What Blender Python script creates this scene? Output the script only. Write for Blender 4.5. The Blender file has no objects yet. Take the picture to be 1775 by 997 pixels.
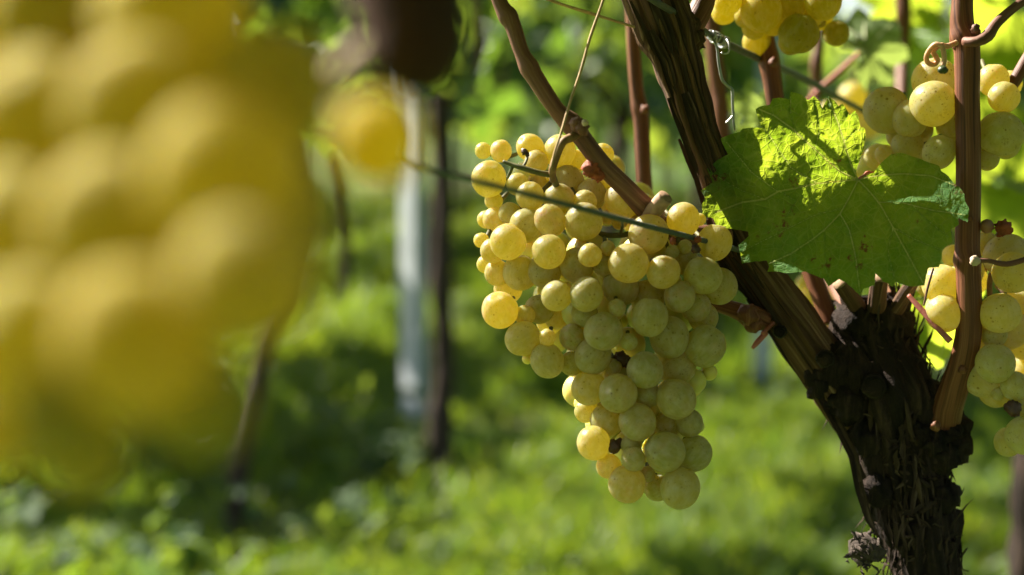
import bpy, bmesh, math, random
import numpy as np
from mathutils import Vector, Matrix, noise
from mathutils.geometry import delaunay_2d_cdt
rnd = random.Random(7)
R = math.radians
SC = bpy.context.scene
COL = SC.collection

# ------------------------------------------------------------------ camera, sky, sun, exposure
CAM_H, PITCH, FPX, CX, CY = 0.72, 7.13, 2465.3, 887.5, 498.5
cam_d = bpy.data.cameras.new('camera'); cam = bpy.data.objects.new('camera', cam_d); COL.objects.link(cam)
cam.location = (0, 0, CAM_H); cam.rotation_euler = (R(90 - PITCH), 0, 0)
cam_d.lens = 50; cam_d.sensor_width = 36; cam_d.clip_start = 0.01; cam_d.clip_end = 2000
cam_d.dof.use_dof = True; cam_d.dof.focus_distance = 0.582; cam_d.dof.aperture_fstop = 5.0
SC.camera = cam
CM = Matrix.Translation(cam.location) @ cam.rotation_euler.to_matrix().to_4x4()

SUN_AZ, SUN_EL = -53.0, 41.0          # degrees; azimuth clockwise from +Y (the view direction)
SUN = Vector((math.sin(R(SUN_AZ)) * math.cos(R(SUN_EL)), math.cos(R(SUN_AZ)) * math.cos(R(SUN_EL)), math.sin(R(SUN_EL))))
w = bpy.data.worlds.new('World'); SC.world = w; w.use_nodes = True
nt = w.node_tree; sky = nt.nodes.new('ShaderNodeTexSky'); sky.sky_type = 'NISHITA'; sky.sun_disc = False
sky.sun_elevation = R(SUN_EL); sky.sun_rotation = R(SUN_AZ); sky.dust_density = 1.5
nt.links.new(sky.outputs[0], nt.nodes['Background'].inputs[0]); nt.nodes['Background'].inputs[1].default_value = 0.05
sd = bpy.data.lights.new('sun', 'SUN'); so = bpy.data.objects.new('sun', sd); COL.objects.link(so)
sd.energy = 5.0; sd.angle = R(0.5); sd.color = (1.0, 0.93, 0.82)
so.rotation_euler = SUN.to_track_quat('Z', 'Y').to_euler(); so.location = SUN * 20
vs = SC.view_settings; vs.view_transform = 'Standard'; vs.look = 'None'; vs.gamma = 1; vs.use_curve_mapping = False
vs.exposure = 2.02
SC.cycles.use_denoising = True
SC.cycles.max_bounces = 10; SC.cycles.transparent_max_bounces = 8
SC.cycles.sample_clamp_indirect = 6.0

def P(px, py, d):
    """the point of the world seen at photo pixel (px, py), d metres along the view axis"""
    return CM @ Vector(((px - CX) / FPX * d, -(py - CY) / FPX * d, -d))

# ------------------------------------------------------------------ node helpers and materials
class NT:
    def __init__(s, name):
        s.m = bpy.data.materials.new(name); s.m.use_nodes = True
        s.t = s.m.node_tree; s.t.nodes.clear()
        s.out = s.n('ShaderNodeOutputMaterial')
    def n(s, kind, inp=None, **kw):
        x = s.t.nodes.new(kind)
        for k, v in kw.items(): setattr(x, k, v)
        for k, v in (inp or {}).items(): s.set(x.inputs[k], v)
        return x
    def set(s, sock, v):
        if isinstance(v, bpy.types.NodeSocket): s.t.links.new(v, sock)
        else:
            if isinstance(v, tuple) and len(v) == 3 and sock.type == 'RGBA': v = v + (1,)
            sock.default_value = v
    def mix(s, f, a, b, mode='MIX'):
        x = s.t.nodes.new('ShaderNodeMix'); x.data_type = 'RGBA'; x.blend_type = mode; x.clamp_factor = True
        s.set(x.inputs[0], f); s.set(x.inputs[6], a); s.set(x.inputs[7], b)
        return x.outputs[2]
    def math(s, op, a, b=0.0, c=0.0):
        x = s.t.nodes.new('ShaderNodeMath'); x.operation = op
        s.set(x.inputs[0], a); s.set(x.inputs[1], b)
        if op in ('MULTIPLY_ADD', 'SMOOTH_MIN', 'COMPARE'): s.set(x.inputs[2], c)
        return x.outputs[0]
    def ramp(s, v, a, b, lo=0.0, hi=1.0):
        x = s.n('ShaderNodeMapRange', {0: v, 1: a, 2: b, 3: lo, 4: hi}); x.clamp = True
        return x.outputs[0]
    def noise(s, vec, scale, detail=3, rough=0.55):
        x = s.n('ShaderNodeTexNoise', {'Scale': scale, 'Detail': detail, 'Roughness': rough})
        if vec is not None: s.set(x.inputs['Vector'], vec)
        return x.outputs[0]
    def coord(s, what): return s.n('ShaderNodeTexCoord').outputs[what]
    def mapping(s, vec, scale=(1, 1, 1), loc=(0, 0, 0)):
        return s.n('ShaderNodeMapping', {'Vector': vec, 'Scale': scale, 'Location': loc}).outputs[0]
    def bump(s, h, strength, dist):
        return s.n('ShaderNodeBump', {'Height': h, 'Strength': strength, 'Distance': dist}).outputs[0]
    def bsdf(s, col, rough=0.6, spec=0.4, normal=None, **kw):
        d = {'Base Color': col, 'Roughness': rough, 'Specular IOR Level': spec}
        d.update(kw)
        if normal is not None: d['Normal'] = normal
        return s.n('ShaderNodeBsdfPrincipled', d).outputs[0]
    def done(s, shader):
        s.set(s.out.inputs[0], shader); return s.m
    def mixs(s, f, a, b):
        return s.n('ShaderNodeMixShader', {0: f, 1: a, 2: b}).outputs[0]

def grape_material(name, green, amber, blush, glow=0.60, film=0.20, gloss=0.30, trans=(0.93, 0.77, 0.10)):
    t = NT(name)
    oc = t.coord('Object'); rr = t.n('ShaderNodeObjectInfo').outputs['Random']
    off = t.n('ShaderNodeVectorMath', {0: oc}, operation='ADD')
    t.set(off.inputs[1], t.n('ShaderNodeCombineXYZ', {0: t.math('MULTIPLY', rr, 53.0), 1: t.math('MULTIPLY', rr, 17.0), 2: t.math('MULTIPLY', rr, 31.0)}).outputs[0])
    v = off.outputs[0]
    big = t.noise(v, 0.8, 2)
    f = t.math('ADD', t.ramp(big, 0.35, 0.65, -0.25, 0.35), t.ramp(rr, 0.0, 1.0, 0.0, 0.8))
    c = t.mix(f, green, amber)
    sep = t.n('ShaderNodeSeparateXYZ', {0: oc})
    ang = t.math('ARCTAN2', sep.outputs[1], sep.outputs[0])
    # pale meridian veins under the skin
    vv = t.n('ShaderNodeCombineXYZ', {0: t.math('MULTIPLY', ang, 4.0), 1: t.math('MULTIPLY', sep.outputs[2], 1.2), 2: t.math('MULTIPLY', rr, 40.0)}).outputs[0]
    vein = t.ramp(t.noise(vv, 1.6, 2, 0.5), 0.5, 0.62)
    c = t.mix(t.math('MULTIPLY', vein, 0.22), c, (0.80, 0.74, 0.36))
    # sun-tanned blush
    bl = t.math('MULTIPLY', t.ramp(t.noise(v, 1.1, 4, 0.6), 0.46, 0.70), t.ramp(t.math('FRACT', t.math('MULTIPLY', rr, 7.13)), 0.2, 1.0))
    c = t.mix(t.math('MULTIPLY', bl, 0.75), c, blush)
    # bloom (waxy pale film)
    bm = t.math('MULTIPLY', t.ramp(t.noise(v, 2.3, 5, 0.62), 0.42, 0.74), 0.26)
    c = t.mix(bm, c, (0.74, 0.72, 0.62))
    # freckles and lenticels
    vo = t.n('ShaderNodeTexVoronoi', {'Vector': v, 'Scale': 4.2}); vo.inputs['Randomness'].default_value = 1
    sepc = t.n('ShaderNodeSeparateColor', {0: vo.outputs['Color']})
    rad = t.math('MULTIPLY', t.ramp(sepc.outputs[0], 0.3, 1.0), 0.25)
    spot = t.ramp(t.math('SUBTRACT', t.math('ADD', vo.outputs['Distance'], t.math('MULTIPLY', t.math('SUBTRACT', t.noise(v, 14, 2), 0.5), 0.10)), rad), 0.0, 0.03, 1.0, 0.0)
    vo2 = t.n('ShaderNodeTexVoronoi', {'Vector': v, 'Scale': 9.5})
    sp2 = t.n('ShaderNodeSeparateColor', {0: vo2.outputs['Color']})
    rad2 = t.math('MULTIPLY', t.ramp(sp2.outputs[1], 0.3, 1.0), 0.25)
    spot = t.math('MAXIMUM', spot, t.ramp(t.math('SUBTRACT', vo2.outputs['Distance'], rad2), 0.0, 0.04, 0.9, 0.0))
    spot = t.math('MULTIPLY', spot, t.ramp(t.noise(v, 1.5, 2), 0.34, 0.56, 0.1, 1.0))
    # rust patches on some berries
    pat = t.math('MULTIPLY', t.ramp(t.noise(v, 1.3, 6, 0.68), 0.575, 0.66), t.ramp(t.noise(v, 11, 3, 0.7), 0.48, 0.58, 0, 0.8))
    spot = t.math('MAXIMUM', spot, pat)
    dot = t.ramp(sep.outputs[2], -0.992, -0.985, 1.0, 0.0)
    spot = t.math('MAXIMUM', spot, dot)
    c2 = t.mix(t.math('MULTIPLY', spot, 0.95), c, (0.10, 0.045, 0.02))
    rough = t.math('ADD', t.math('MULTIPLY', bm, 0.7), gloss)
    sk = t.bump(t.math('ADD', t.noise(v, 9, 3), t.math('MULTIPLY', spot, -0.4)), 0.12, 0.02)
    sh = t.bsdf(c2, rough, 0.42, sk, **{'Subsurface Weight': t.ramp(spot, 0, 1, 0.93, 0.2), 'Subsurface Radius': (1.0, 0.72, 0.14), 'Subsurface Scale': 0.0085})
    tr = t.n('ShaderNodeBsdfTranslucent', {'Color': t.mix(0.62, c2, trans)}).outputs[0]
    wax = t.n('ShaderNodeBsdfDiffuse', {'Color': (0.80, 0.77, 0.68, 1), 'Roughness': 0.6}).outputs[0]
    sh = t.mixs(glow, sh, tr)
    return t.done(t.mixs(t.math('MULTIPLY', t.ramp(bm, 0.0, 0.26, 0.3, 1.0), t.ramp(spot, 0, 1, film, 0.0)), sh, wax))

def leaf_material(name, dark, mid, pale, trans, tfac=0.5, rough=0.45):
    """far leaves: every leaf its own tint"""
    t = NT(name)
    g = t.n('ShaderNodeNewGeometry'); ri = g.outputs['Random Per Island']
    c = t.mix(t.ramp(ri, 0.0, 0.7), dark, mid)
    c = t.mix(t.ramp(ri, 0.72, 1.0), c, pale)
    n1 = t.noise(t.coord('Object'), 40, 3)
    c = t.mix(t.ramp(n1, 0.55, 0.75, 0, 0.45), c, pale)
    a = t.bsdf(c, rough, 0.35)
    tc = t.mix(t.ramp(ri, 0.2, 1.0, 0.0, 0.5), trans, (0.55, 0.62, 0.06))
    b = t.n('ShaderNodeBsdfTranslucent', {'Color': tc}).outputs[0]
    return t.done(t.mixs(tfac, a, b))

def bark_material(name, dark, mid, pale, su=260, sv=14, rough=0.9, strength=0.9, dist=0.002, cracks=0.5):
    t = NT(name)
    uv = t.coord('UV')
    v = t.mapping(uv, (su, sv, 1))
    n = t.noise(v, 1.0, 6, 0.65)
    n2 = t.noise(t.mapping(uv, (su * 0.25, sv * 0.5, 1), (3, 7, 0)), 1.0, 3)
    n3 = t.noise(t.mapping(uv, (su * 1.2, sv * 12, 1)), 1.0, 3)
    c = t.mix(t.ramp(n2, 0.35, 0.65), dark, mid)
    c = t.mix(t.ramp(n, 0.52, 0.75), c, pale)
    c = t.mix(t.math('MULTIPLY', t.ramp(n, 0.46, 0.36), cracks), c, tuple(x * 0.25 for x in dark))
    c = t.mix(t.ramp(n3, 0.6, 0.8, 0, 0.35), c, tuple(x * 0.4 for x in dark))
    h = t.math('ADD', n, t.math('MULTIPLY', n3, 0.25))
    return t.done(t.bsdf(c, rough, 0.25, t.bump(h, strength, dist)))

def plain_material(name, col, rough=0.6, spec=0.4, vary=0.25, scale=120, metallic=0.0, sss=0.0):
    t = NT(name)
    oc = t.coord('Object')
    n = t.noise(oc, scale, 4)
    c = t.mix(t.ramp(n, 0.35, 0.7, 0, vary * 2), col, tuple(x * 0.4 for x in col))
    kw = {'Metallic': metallic}
    if sss: kw.update({'Subsurface Weight': sss, 'Subsurface Radius': (1, 0.8, 0.3), 'Subsurface Scale': 0.004})
    return t.done(t.bsdf(c, rough, spec, t.bump(n, 0.25, 0.001), **kw))

M_GRAPE = grape_material('grape_skin', (0.33, 0.34, 0.07), (0.50, 0.41, 0.09), (0.58, 0.29, 0.17))
M_GRAPE_PALE = grape_material('pale_grape_skin', (0.50, 0.50, 0.13), (0.60, 0.52, 0.15), (0.55, 0.40, 0.18))
M_GRAPE_NEAR = grape_material('golden_grape_skin', (0.34, 0.31, 0.022), (0.48, 0.39, 0.026), (0.52, 0.38, 0.10), 0.54, 0.0, 0.8, (0.95, 0.79, 0.04))
M_RAISIN = plain_material('withered_grape_skin', (0.10, 0.042, 0.026), 0.5, 0.5, 0.5, 300)
M_RUST = plain_material('rusty_grape_skin', (0.36, 0.09, 0.035), 0.7, 0.3, 0.5, 260)
M_STEM = plain_material('green_stalk', (0.13, 0.12, 0.045), 0.6, 0.3, 0.4, 200)
M_STEMB = plain_material('brown_stalk', (0.26, 0.15, 0.06), 0.65, 0.3, 0.5, 200)
M_CANE = bark_material('cane_bark', (0.11, 0.038, 0.018), (0.20, 0.075, 0.034), (0.34, 0.16, 0.075), 900, 10, 0.5, 0.55, 0.0008, 0.8)
M_CANE_DARK = bark_material('dark_cane_bark', (0.13, 0.055, 0.038), (0.20, 0.09, 0.055), (0.30, 0.16, 0.10), 700, 30, 0.55, 0.5, 0.0008, 0.4)
M_ARM = bark_material('fibrous_bark', (0.072, 0.036, 0.019), (0.15, 0.080, 0.043), (0.37, 0.24, 0.14), 420, 9, 0.85, 1.0, 0.0025, 0.9)
M_TRUNK = bark_material('old_trunk_bark', (0.012, 0.008, 0.006), (0.030, 0.018, 0.012), (0.085, 0.052, 0.034), 200, 30, 0.95, 1.0, 0.004, 0.8)
M_FARTRUNK = bark_material('far_trunk_bark', (0.03, 0.02, 0.014), (0.065, 0.042, 0.028), (0.13, 0.09, 0.065), 200, 30)
M_SHRED = bark_material('loose_bark', (0.022, 0.014, 0.010), (0.055, 0.033, 0.021), (0.17, 0.115, 0.08), 300, 30, 0.9, 0.6, 0.001, 0.4)
M_CUT = plain_material('cut_wood', (0.40, 0.25, 0.15), 0.8, 0.2, 0.4, 500)
M_CUTPALE = plain_material('pale_cut_wood', (0.62, 0.46, 0.33), 0.8, 0.2, 0.2, 100)
M_WIRE = plain_material('coated_wire', (0.085, 0.10, 0.085), 0.55, 0.5, 0.3, 400)
M_STEEL = plain_material('bright_steel', (0.52, 0.52, 0.50), 0.35, 0.5, 0.2, 300, 0.9)
M_ZINC = plain_material('galvanised_steel', (0.46, 0.49, 0.50), 0.5, 0.5, 0.2, 14, 0.15)
M_STRAW = plain_material('dry_tendril', (0.50, 0.33, 0.16), 0.7, 0.3, 0.3, 300)
M_PETIOLE = plain_material('red_petiole', (0.46, 0.15, 0.12), 0.5, 0.4, 0.3, 300, 0, 0.3)
M_TENDRIL = plain_material('pink_tendril', (0.56, 0.33, 0.20), 0.5, 0.4, 0.2, 300, 0, 0.3)
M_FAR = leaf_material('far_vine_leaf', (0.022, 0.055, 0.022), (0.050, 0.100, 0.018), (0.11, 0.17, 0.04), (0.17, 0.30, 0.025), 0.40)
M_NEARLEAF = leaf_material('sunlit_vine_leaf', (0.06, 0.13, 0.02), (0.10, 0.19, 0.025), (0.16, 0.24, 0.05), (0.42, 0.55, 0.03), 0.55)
M_WEED = leaf_material('weed_leaf', (0.022, 0.055, 0.015), (0.04, 0.085, 0.018), (0.09, 0.14, 0.05), (0.14, 0.25, 0.02), 0.4, 0.7)

def grass_material():
    t = NT('grass_blades')
    g = t.n('ShaderNodeNewGeometry'); ri = g.outputs['Random Per Island']
    n = t.noise(t.coord('Object'), 1.6, 3)
    c = t.mix(t.ramp(n, 0.35, 0.65), (0.028, 0.080, 0.010), (0.065, 0.12, 0.012))
    c = t.mix(t.ramp(ri, 0.8, 1.0, 0, 0.7), c, (0.22, 0.20, 0.06))
    a = t.bsdf(c, 0.45, 0.4)
    b = t.n('ShaderNodeBsdfTranslucent', {'Color': t.mix(t.ramp(ri, 0, 1), (0.15, 0.29, 0.010), (0.34, 0.40, 0.02))}).outputs[0]
    return t.done(t.mixs(0.48, a, b))
M_GRASS = grass_material()

def ground_material():
    t = NT('soil_and_turf')
    oc = t.coord('Object')
    n = t.noise(oc, 1.3, 5); n2 = t.noise(oc, 30, 5)
    soil = t.mix(t.ramp(n2, 0.35, 0.7), (0.055, 0.035, 0.022), (0.13, 0.085, 0.055))
    turf = t.mix(t.ramp(n2, 0.35, 0.65), (0.035, 0.075, 0.012), (0.085, 0.15, 0.02))
    c = t.mix(t.ramp(n, 0.36, 0.48), soil, turf)
    return t.done(t.bsdf(c, 0.95, 0.1, t.bump(n2, 0.7, 0.02)))
M_GROUND = ground_material()

# ------------------------------------------------------------------ object helpers
ORG = {}                                                     # world location of every parent
def empty(name, loc, label=None, cat=None, group=None):
    o = bpy.data.objects.new(name, None); COL.objects.link(o); o.location = loc; o.empty_display_size = 0.02
    ORG[o.name] = Vector(loc); tag(o, label, cat, group); return o
def tag(o, label=None, cat=None, group=None, kind=None):
    for k, v in (('label', label), ('category', cat), ('group', group), ('kind', kind)):
        if v: o[k] = v
    return o
class MB:
    """collects tubes, blobs and strips in world space; build() links them as one mesh object"""
    def __init__(s): s.v = []; s.f = []; s.uv = []; s.mi = []; s.cur = 0
    def tube(s, pts, rad, sides=12, step=None, amp=0.0, fib=7.0, seed=0, lump=0.0, cap0=True, cap1=True, capm=None, flat=0.0):
        pts = [Vector(p) for p in pts]
        n = len(pts); rad = list(rad) if hasattr(rad, '__len__') else [rad] * n
        if step is None: step = max(min(rad) * 0.9, 0.0006)
        sp = []; sr = []
        for i in range(n - 1):
            p0 = pts[max(i - 1, 0)]; p1 = pts[i]; p2 = pts[i + 1]; p3 = pts[min(i + 2, n - 1)]
            k = max(1, int((p2 - p1).length / step))
            for j in range(k):
                u = j / k
                q = 0.5 * ((2 * p1) + (p2 - p0) * u + (2 * p0 - 5 * p1 + 4 * p2 - p3) * u * u + (3 * p1 - p0 - 3 * p2 + p3) * u ** 3)
                sp.append(q); e = u * u * (3 - 2 * u); sr.append(rad[i] * (1 - e) + rad[i + 1] * e)
        sp.append(pts[-1]); sr.append(rad[-1])
        base = len(s.v); L = 0.0; N = None
        for i, q in enumerate(sp):
            tg = (sp[min(i + 1, len(sp) - 1)] - sp[max(i - 1, 0)])
            if tg.length < 1e-9: tg = Vector((0, 0, 1))
            tg.normalize()
            if N is None:
                N = tg.cross(Vector((0.3, 0.9, 0.2)));
                if N.length < 1e-3: N = tg.cross(Vector((1, 0, 0)))
            N = (N - tg * N.dot(tg)).normalized(); B = tg.cross(N)
            if i: L += (q - sp[i - 1]).length
            for k in range(sides + 1):
                a = 2 * math.pi * (k % sides) / sides
                r = sr[i]
                if amp:
                    ca, sa = math.cos(a), math.sin(a)
                    r *= 1 + amp * (noise.noise(Vector((ca * fib, sa * fib, L * 14 + seed * 9.1))) + 0.5 * noise.noise(Vector((ca * fib * 2.6, sa * fib * 2.6, L * 30 + seed * 3.7))))
                if lump:
                    r *= 1 + lump * noise.noise(Vector((math.cos(a) * 1.2 + seed, math.sin(a) * 1.2, L / max(sr[i], 1e-4) * 0.6)))
                s.v.append(q + (N * math.cos(a) + B * math.sin(a) * (1 - flat)) * r)
                s.uv.append((2 * math.pi * k / sides * sr[i] + seed * 0.37, L))
        W = sides + 1
        for i in range(len(sp) - 1):
            for k in range(sides):
                a = base + i * W + k
                s.f.append((a, a + 1, a + W + 1, a + W)); s.mi.append(s.cur)
        for on, i, fl in ((cap0, 0, 1), (cap1, len(sp) - 1, 0)):
            if not on: continue
            c = len(s.v); s.v.append(sp[i].copy()); s.uv.append((seed * 0.37, i * 0.01))
            for k in range(sides):
                a = base + i * W + k
                s.f.append((a + 1, a, c) if fl else (a, a + 1, c)); s.mi.append(s.cur if capm is None else capm)
        return s
    def blob(s, c, r, seg=14, rings=9, amp=0.0, freq=1.5, seed=0, sq=(1, 1, 1)):
        base = len(s.v); c = Vector(c)
        for i in range(rings + 1):
            th = math.pi * i / rings
            for k in range(seg + 1):
                ph = 2 * math.pi * (k % seg) / seg
                d = Vector((math.sin(th) * math.cos(ph), math.sin(th) * math.sin(ph), math.cos(th)))
                q = r * (1 + amp * noise.noise(d * freq + Vector((seed * 5.3, seed * 2.1, 0))))
                s.v.append(c + Vector((d.x * sq[0], d.y * sq[1], d.z * sq[2])) * q); s.uv.append((ph * r, th * r))
        W = seg + 1
        for i in range(rings):
            for k in range(seg):
                a = base + i * W + k; s.f.append((a, a + W, a + W + 1, a + 1)); s.mi.append(s.cur)
        return s
    def strip(s, pts, wid, side, curl=0.3):
        base = len(s.v); L = 0; n = len(pts)
        for i, p in enumerate(pts):
            p = Vector(p); tg = (Vector(pts[min(i + 1, n - 1)]) - Vector(pts[max(i - 1, 0)])).normalized()
            sd_ = (side - tg * side.dot(tg)).normalized(); nn = tg.cross(sd_)
            ww = wid * (1 - 0.75 * abs(2 * i / (n - 1) - 0.9) ** 3)
            if i: L += (p - Vector(pts[i - 1])).length
            for k, u in enumerate((-1, 0, 1)):
                s.v.append(p + sd_ * u * ww + nn * (curl * ww * (1 if u else -1))); s.uv.append((u * ww + base * 0.01, L + base * 0.003))
        for i in range(n - 1):
            for k in range(2):
                a = base + i * 3 + k; s.f.append((a, a + 1, a + 4, a + 3)); s.mi.append(s.cur)
        return s
    def build(s, name, mat, parent=None, smooth=True):
        org = ORG[parent.name] if parent else Vector((0, 0, 0))
        me = bpy.data.meshes.new(name); me.from_pydata([tuple(p - org) for p in s.v], [], s.f)
        for m in (mat if isinstance(mat, (list, tuple)) else [mat]): me.materials.append(m)
        uvl = me.uv_layers.new(name='UVMap'); li = np.zeros(len(me.loops), np.int32); me.loops.foreach_get('vertex_index', li)
        uvl.data.foreach_set('uv', np.array(s.uv, np.float32)[li].ravel())
        me.polygons.foreach_set('material_index', s.mi)
        me.polygons.foreach_set('use_smooth', [smooth] * len(me.polygons)); me.update()
        o = bpy.data.objects.new(name, me); COL.objects.link(o)
        if parent: o.parent = parent
        ORG[o.name] = org
        return o
def px(d, n): return n * d / FPX                              # n photo pixels at depth d, in metres
def T(mb, rows, **kw):
    """tube through (photo x, photo y, depth, radius in photo pixels) rows"""
    return mb.tube([P(a, b, d) for a, b, d, r in rows], [px(d, r) for a, b, d, r in rows], **kw)

# ------------------------------------------------------------------ ground and grass
def ground():
    xs = np.concatenate([-np.geomspace(600, 9, 14), np.linspace(-8, 8, 65), np.geomspace(9, 600, 14)])
    ys = np.concatenate([-np.geomspace(600, 5, 12), np.linspace(-4, 16, 81), np.geomspace(17, 900, 16)])
    v = [(x, y, 0.018 * noise.noise(Vector((x * 1.7, y * 1.7, 0))) if abs(x) < 8 and -4 < y < 16 else 0.0) for y in ys for x in xs]
    n = len(xs); f = [(j * n + i, j * n + i + 1, (j + 1) * n + i + 1, (j + 1) * n + i) for j in range(len(ys) - 1) for i in range(n - 1)]
    me = bpy.data.meshes.new('ground'); me.from_pydata(v, [], f); me.materials.append(M_GROUND)
    me.polygons.foreach_set('use_smooth', [True] * len(me.polygons))
    o = bpy.data.objects.new('ground', me); COL.objects.link(o); tag(o, kind='structure', label='grassy vineyard soil between the rows', cat='ground')
ground()
RDIR = Vector((0.49, 0.872, 0)); RNOR = Vector((-0.872, 0.49, 0))
ROW2 = Vector((-0.43, 2.32, 0))
def row_dist(x, y):
    return (Vector((x, y, 0)) - ROW2).dot(RNOR)
def grass():
    rg = np.random.default_rng(3); N = 150000
    u = rg.random(N); d = 1.5 * (11.0 / 1.5) ** (u ** 0.9)
    x = (rg.random(N) * 2 - 1) * d * 0.42; y = d
    s = (x - ROW2.x) * RNOR.x + (y - ROW2.y) * RNOR.y
    m = np.mod(s + 0.75, 1.5) - 0.75                                     # distance to the nearest vine row
    pn = np.array([noise.noise(Vector((a * 2.3, b * 2.3, 4.0))) for a, b in zip(x, y)])
    keep = (np.abs(m) > 0.14 + 0.16 * pn) | (rg.random(N) < 0.22)
    x, y, d, pn = x[keep], y[keep], d[keep], pn[keep]; N = len(x)
    h = (0.045 + 0.07 * rg.random(N)) * (1 + 0.7 * pn) * np.clip(d / 3.2, 0.8, 1.5); wd = (0.0016 + 0.002 * rg.random(N)) * np.clip(d / 2.4, 1, 3)
    a = rg.random(N) * 6.283; b = rg.random(N) * 6.283; lean = 0.25 + 0.75 * rg.random(N)
    V = np.zeros((N, 5, 3)); ca, sa = np.cos(a), np.sin(a); cb, sb = np.cos(b), np.sin(b)
    for k, (t, ws) in enumerate(((0, 1), (0, -1), (0.55, 0.8), (0.55, -0.8), (1, 0))):
        off = lean * h * t * t
        V[:, k, 0] = x + ca * wd * ws + cb * off; V[:, k, 1] = y + sa * wd * ws + sb * off; V[:, k, 2] = -0.01 + h * t * (1 - 0.25 * lean * t)
    me = bpy.data.meshes.new('grass'); me.vertices.add(N * 5); me.vertices.foreach_set('co', V.astype(np.float32).ravel())
    base = (np.arange(N) * 5)[:, None]
    lv = np.concatenate([base + [0, 1, 3, 2], base + [2, 3, 4]], axis=1).ravel().astype(np.int32)
    ls = (np.arange(N)[:, None] * 7 + [0, 4]).ravel().astype(np.int32)
    me.loops.add(len(lv)); me.loops.foreach_set('vertex_index', lv); me.polygons.add(2 * N); me.polygons.foreach_set('loop_start', ls)
    me.update(calc_edges=True); me.validate(); me.materials.append(M_GRASS)
    o = bpy.data.objects.new('grass', me); COL.objects.link(o); tag(o, kind='stuff', label='short sunlit green grass between the vine rows', cat='grass')
grass()

# ------------------------------------------------------------------ simple leaves for far crowns, near foliage and weeds
OUT = [(0, -0.02), (0.20, -0.20), (0.42, -0.22), (0.40, -0.06), (0.60, 0.10), (0.62, 0.28), (0.44, 0.30), (0.50, 0.58), (0.36, 0.62), (0.24, 0.56), (0.16, 0.86), (0, 1.0)]
OUT = OUT + [(-a, b) for a, b in OUT[-2:0:-1]]
def add_leaf(mb, c, nrm, up, size, cup=0.15, seed=0):
    nrm = nrm.normalized(); up = (up - nrm * up.dot(nrm))
    up = up.normalized() if up.length > 1e-4 else nrm.orthogonal().normalized()
    sdv = nrm.cross(up); base = len(mb.v)
    ctr = (0, 0.3)
    mb.v.append(c + up * (ctr[1] * size)); mb.uv.append(ctr)
    for a, b in OUT:
        a *= 1 + 0.12 * math.sin(seed * 3.1 + b * 9); rr2 = (a * a + (b - 0.3) ** 2)
        mb.v.append(c + sdv * (a * size) + up * (b * size) + nrm * (-cup * rr2 * size + 0.10 * size * math.sin(7 * a + 5 * b + seed))); mb.uv.append((a, b))
    n = len(OUT)
    for k in range(n): mb.f.append((base, base + 1 + k, base + 1 + (k + 1) % n)); mb.mi.append(mb.cur)
def rv(r): return Vector((r.gauss(0, 1), r.gauss(0, 1), r.gauss(0, 1)))
def crown_mesh(seed, n, L, th, z0, z1, size):
    r = random.Random(seed); mb = MB()
    for i in range(n):
        z = z0 + (z1 - z0) * r.random() ** 0.85
        bulge = 0.6 + 0.6 * math.sin(math.pi * (z - z0) / (z1 - z0))
        c = RDIR * r.uniform(-L / 2, L / 2) * 1.15 + RNOR * r.gauss(0, th * 0.42) * bulge + Vector((0, 0, z))
        if noise.noise(c * 4.5 + Vector((seed * 3.3, 0, 0))) < -0.16: continue
        out = RNOR * (1 if r.random() < 0.5 else -1) + Vector((0, 0, 0.55)) + rv(r) * 0.5
        add_leaf(mb, c, out, Vector((0, 0, -1)) + rv(r) * 0.5, size * r.uniform(0.6, 1.15), 0.25, r.random() * 9)
    for k in range(4):                                         # shoots
        a = RDIR * r.uniform(-L / 2, L / 2) + Vector((0, 0, z0 + 0.05)); b = a + Vector((r.uniform(-.05, .05), r.uniform(-.05, .05), (z1 - z0) * 0.8))
        mb.cur = 1; mb.tube([a, (a + b) / 2 + rv(r) * 0.02, b], 0.004, sides=5, step=0.1); mb.cur = 0
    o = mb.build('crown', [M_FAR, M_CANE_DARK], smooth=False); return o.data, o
CROWNS = []
for sdx in range(5):
    me, o = crown_mesh(sdx + 1, 200, 0.6, 0.36, 0.66, 1.40, 0.12); bpy.data.objects.remove(o); CROWNS.append(me)
me, o = crown_mesh(17, 80, 0.6, 0.24, 0.70, 1.35, 0.11); bpy.data.objects.remove(o); HIGH_CROWN = me
TRUNKS = []
for sdx in range(3):
    mb = MB(); rr = random.Random(40 + sdx)
    mb.tube([(0, 0, -0.05), (rr.uniform(-.02, .02), 0.01, 0.2), (rr.uniform(-.03, .03), 0, 0.45), (0.02, 0, 0.72)], [0.026, 0.021, 0.019, 0.024], sides=10, step=0.02, amp=0.25, fib=2, seed=sdx, lump=0.25)
    for s_ in (-1, 1): mb.tube([(0.02, 0, 0.70), Vector((0.02, 0, 0.78)) + RDIR * 0.12 * s_, Vector((0.0, 0, 0.80)) + RDIR * 0.3 * s_], [0.016, 0.010, 0.007], sides=8, step=0.03, seed=sdx)
    o = mb.build('trunk', M_FARTRUNK); TRUNKS.append(o.data); bpy.data.objects.remove(o)
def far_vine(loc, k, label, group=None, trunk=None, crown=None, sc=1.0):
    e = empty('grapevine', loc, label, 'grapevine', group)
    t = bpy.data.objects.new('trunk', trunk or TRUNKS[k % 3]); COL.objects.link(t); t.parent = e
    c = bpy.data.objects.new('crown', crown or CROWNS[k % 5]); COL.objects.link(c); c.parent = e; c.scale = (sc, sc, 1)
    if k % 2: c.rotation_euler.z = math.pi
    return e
def visible(p, lo=-260, hi=2030):
    q = CM.inverted() @ Vector((p.x, p.y, 0.9))
    if -q.z < 1.2: return False
    x = CX + q.x / -q.z * FPX
    return lo < x < hi
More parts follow.
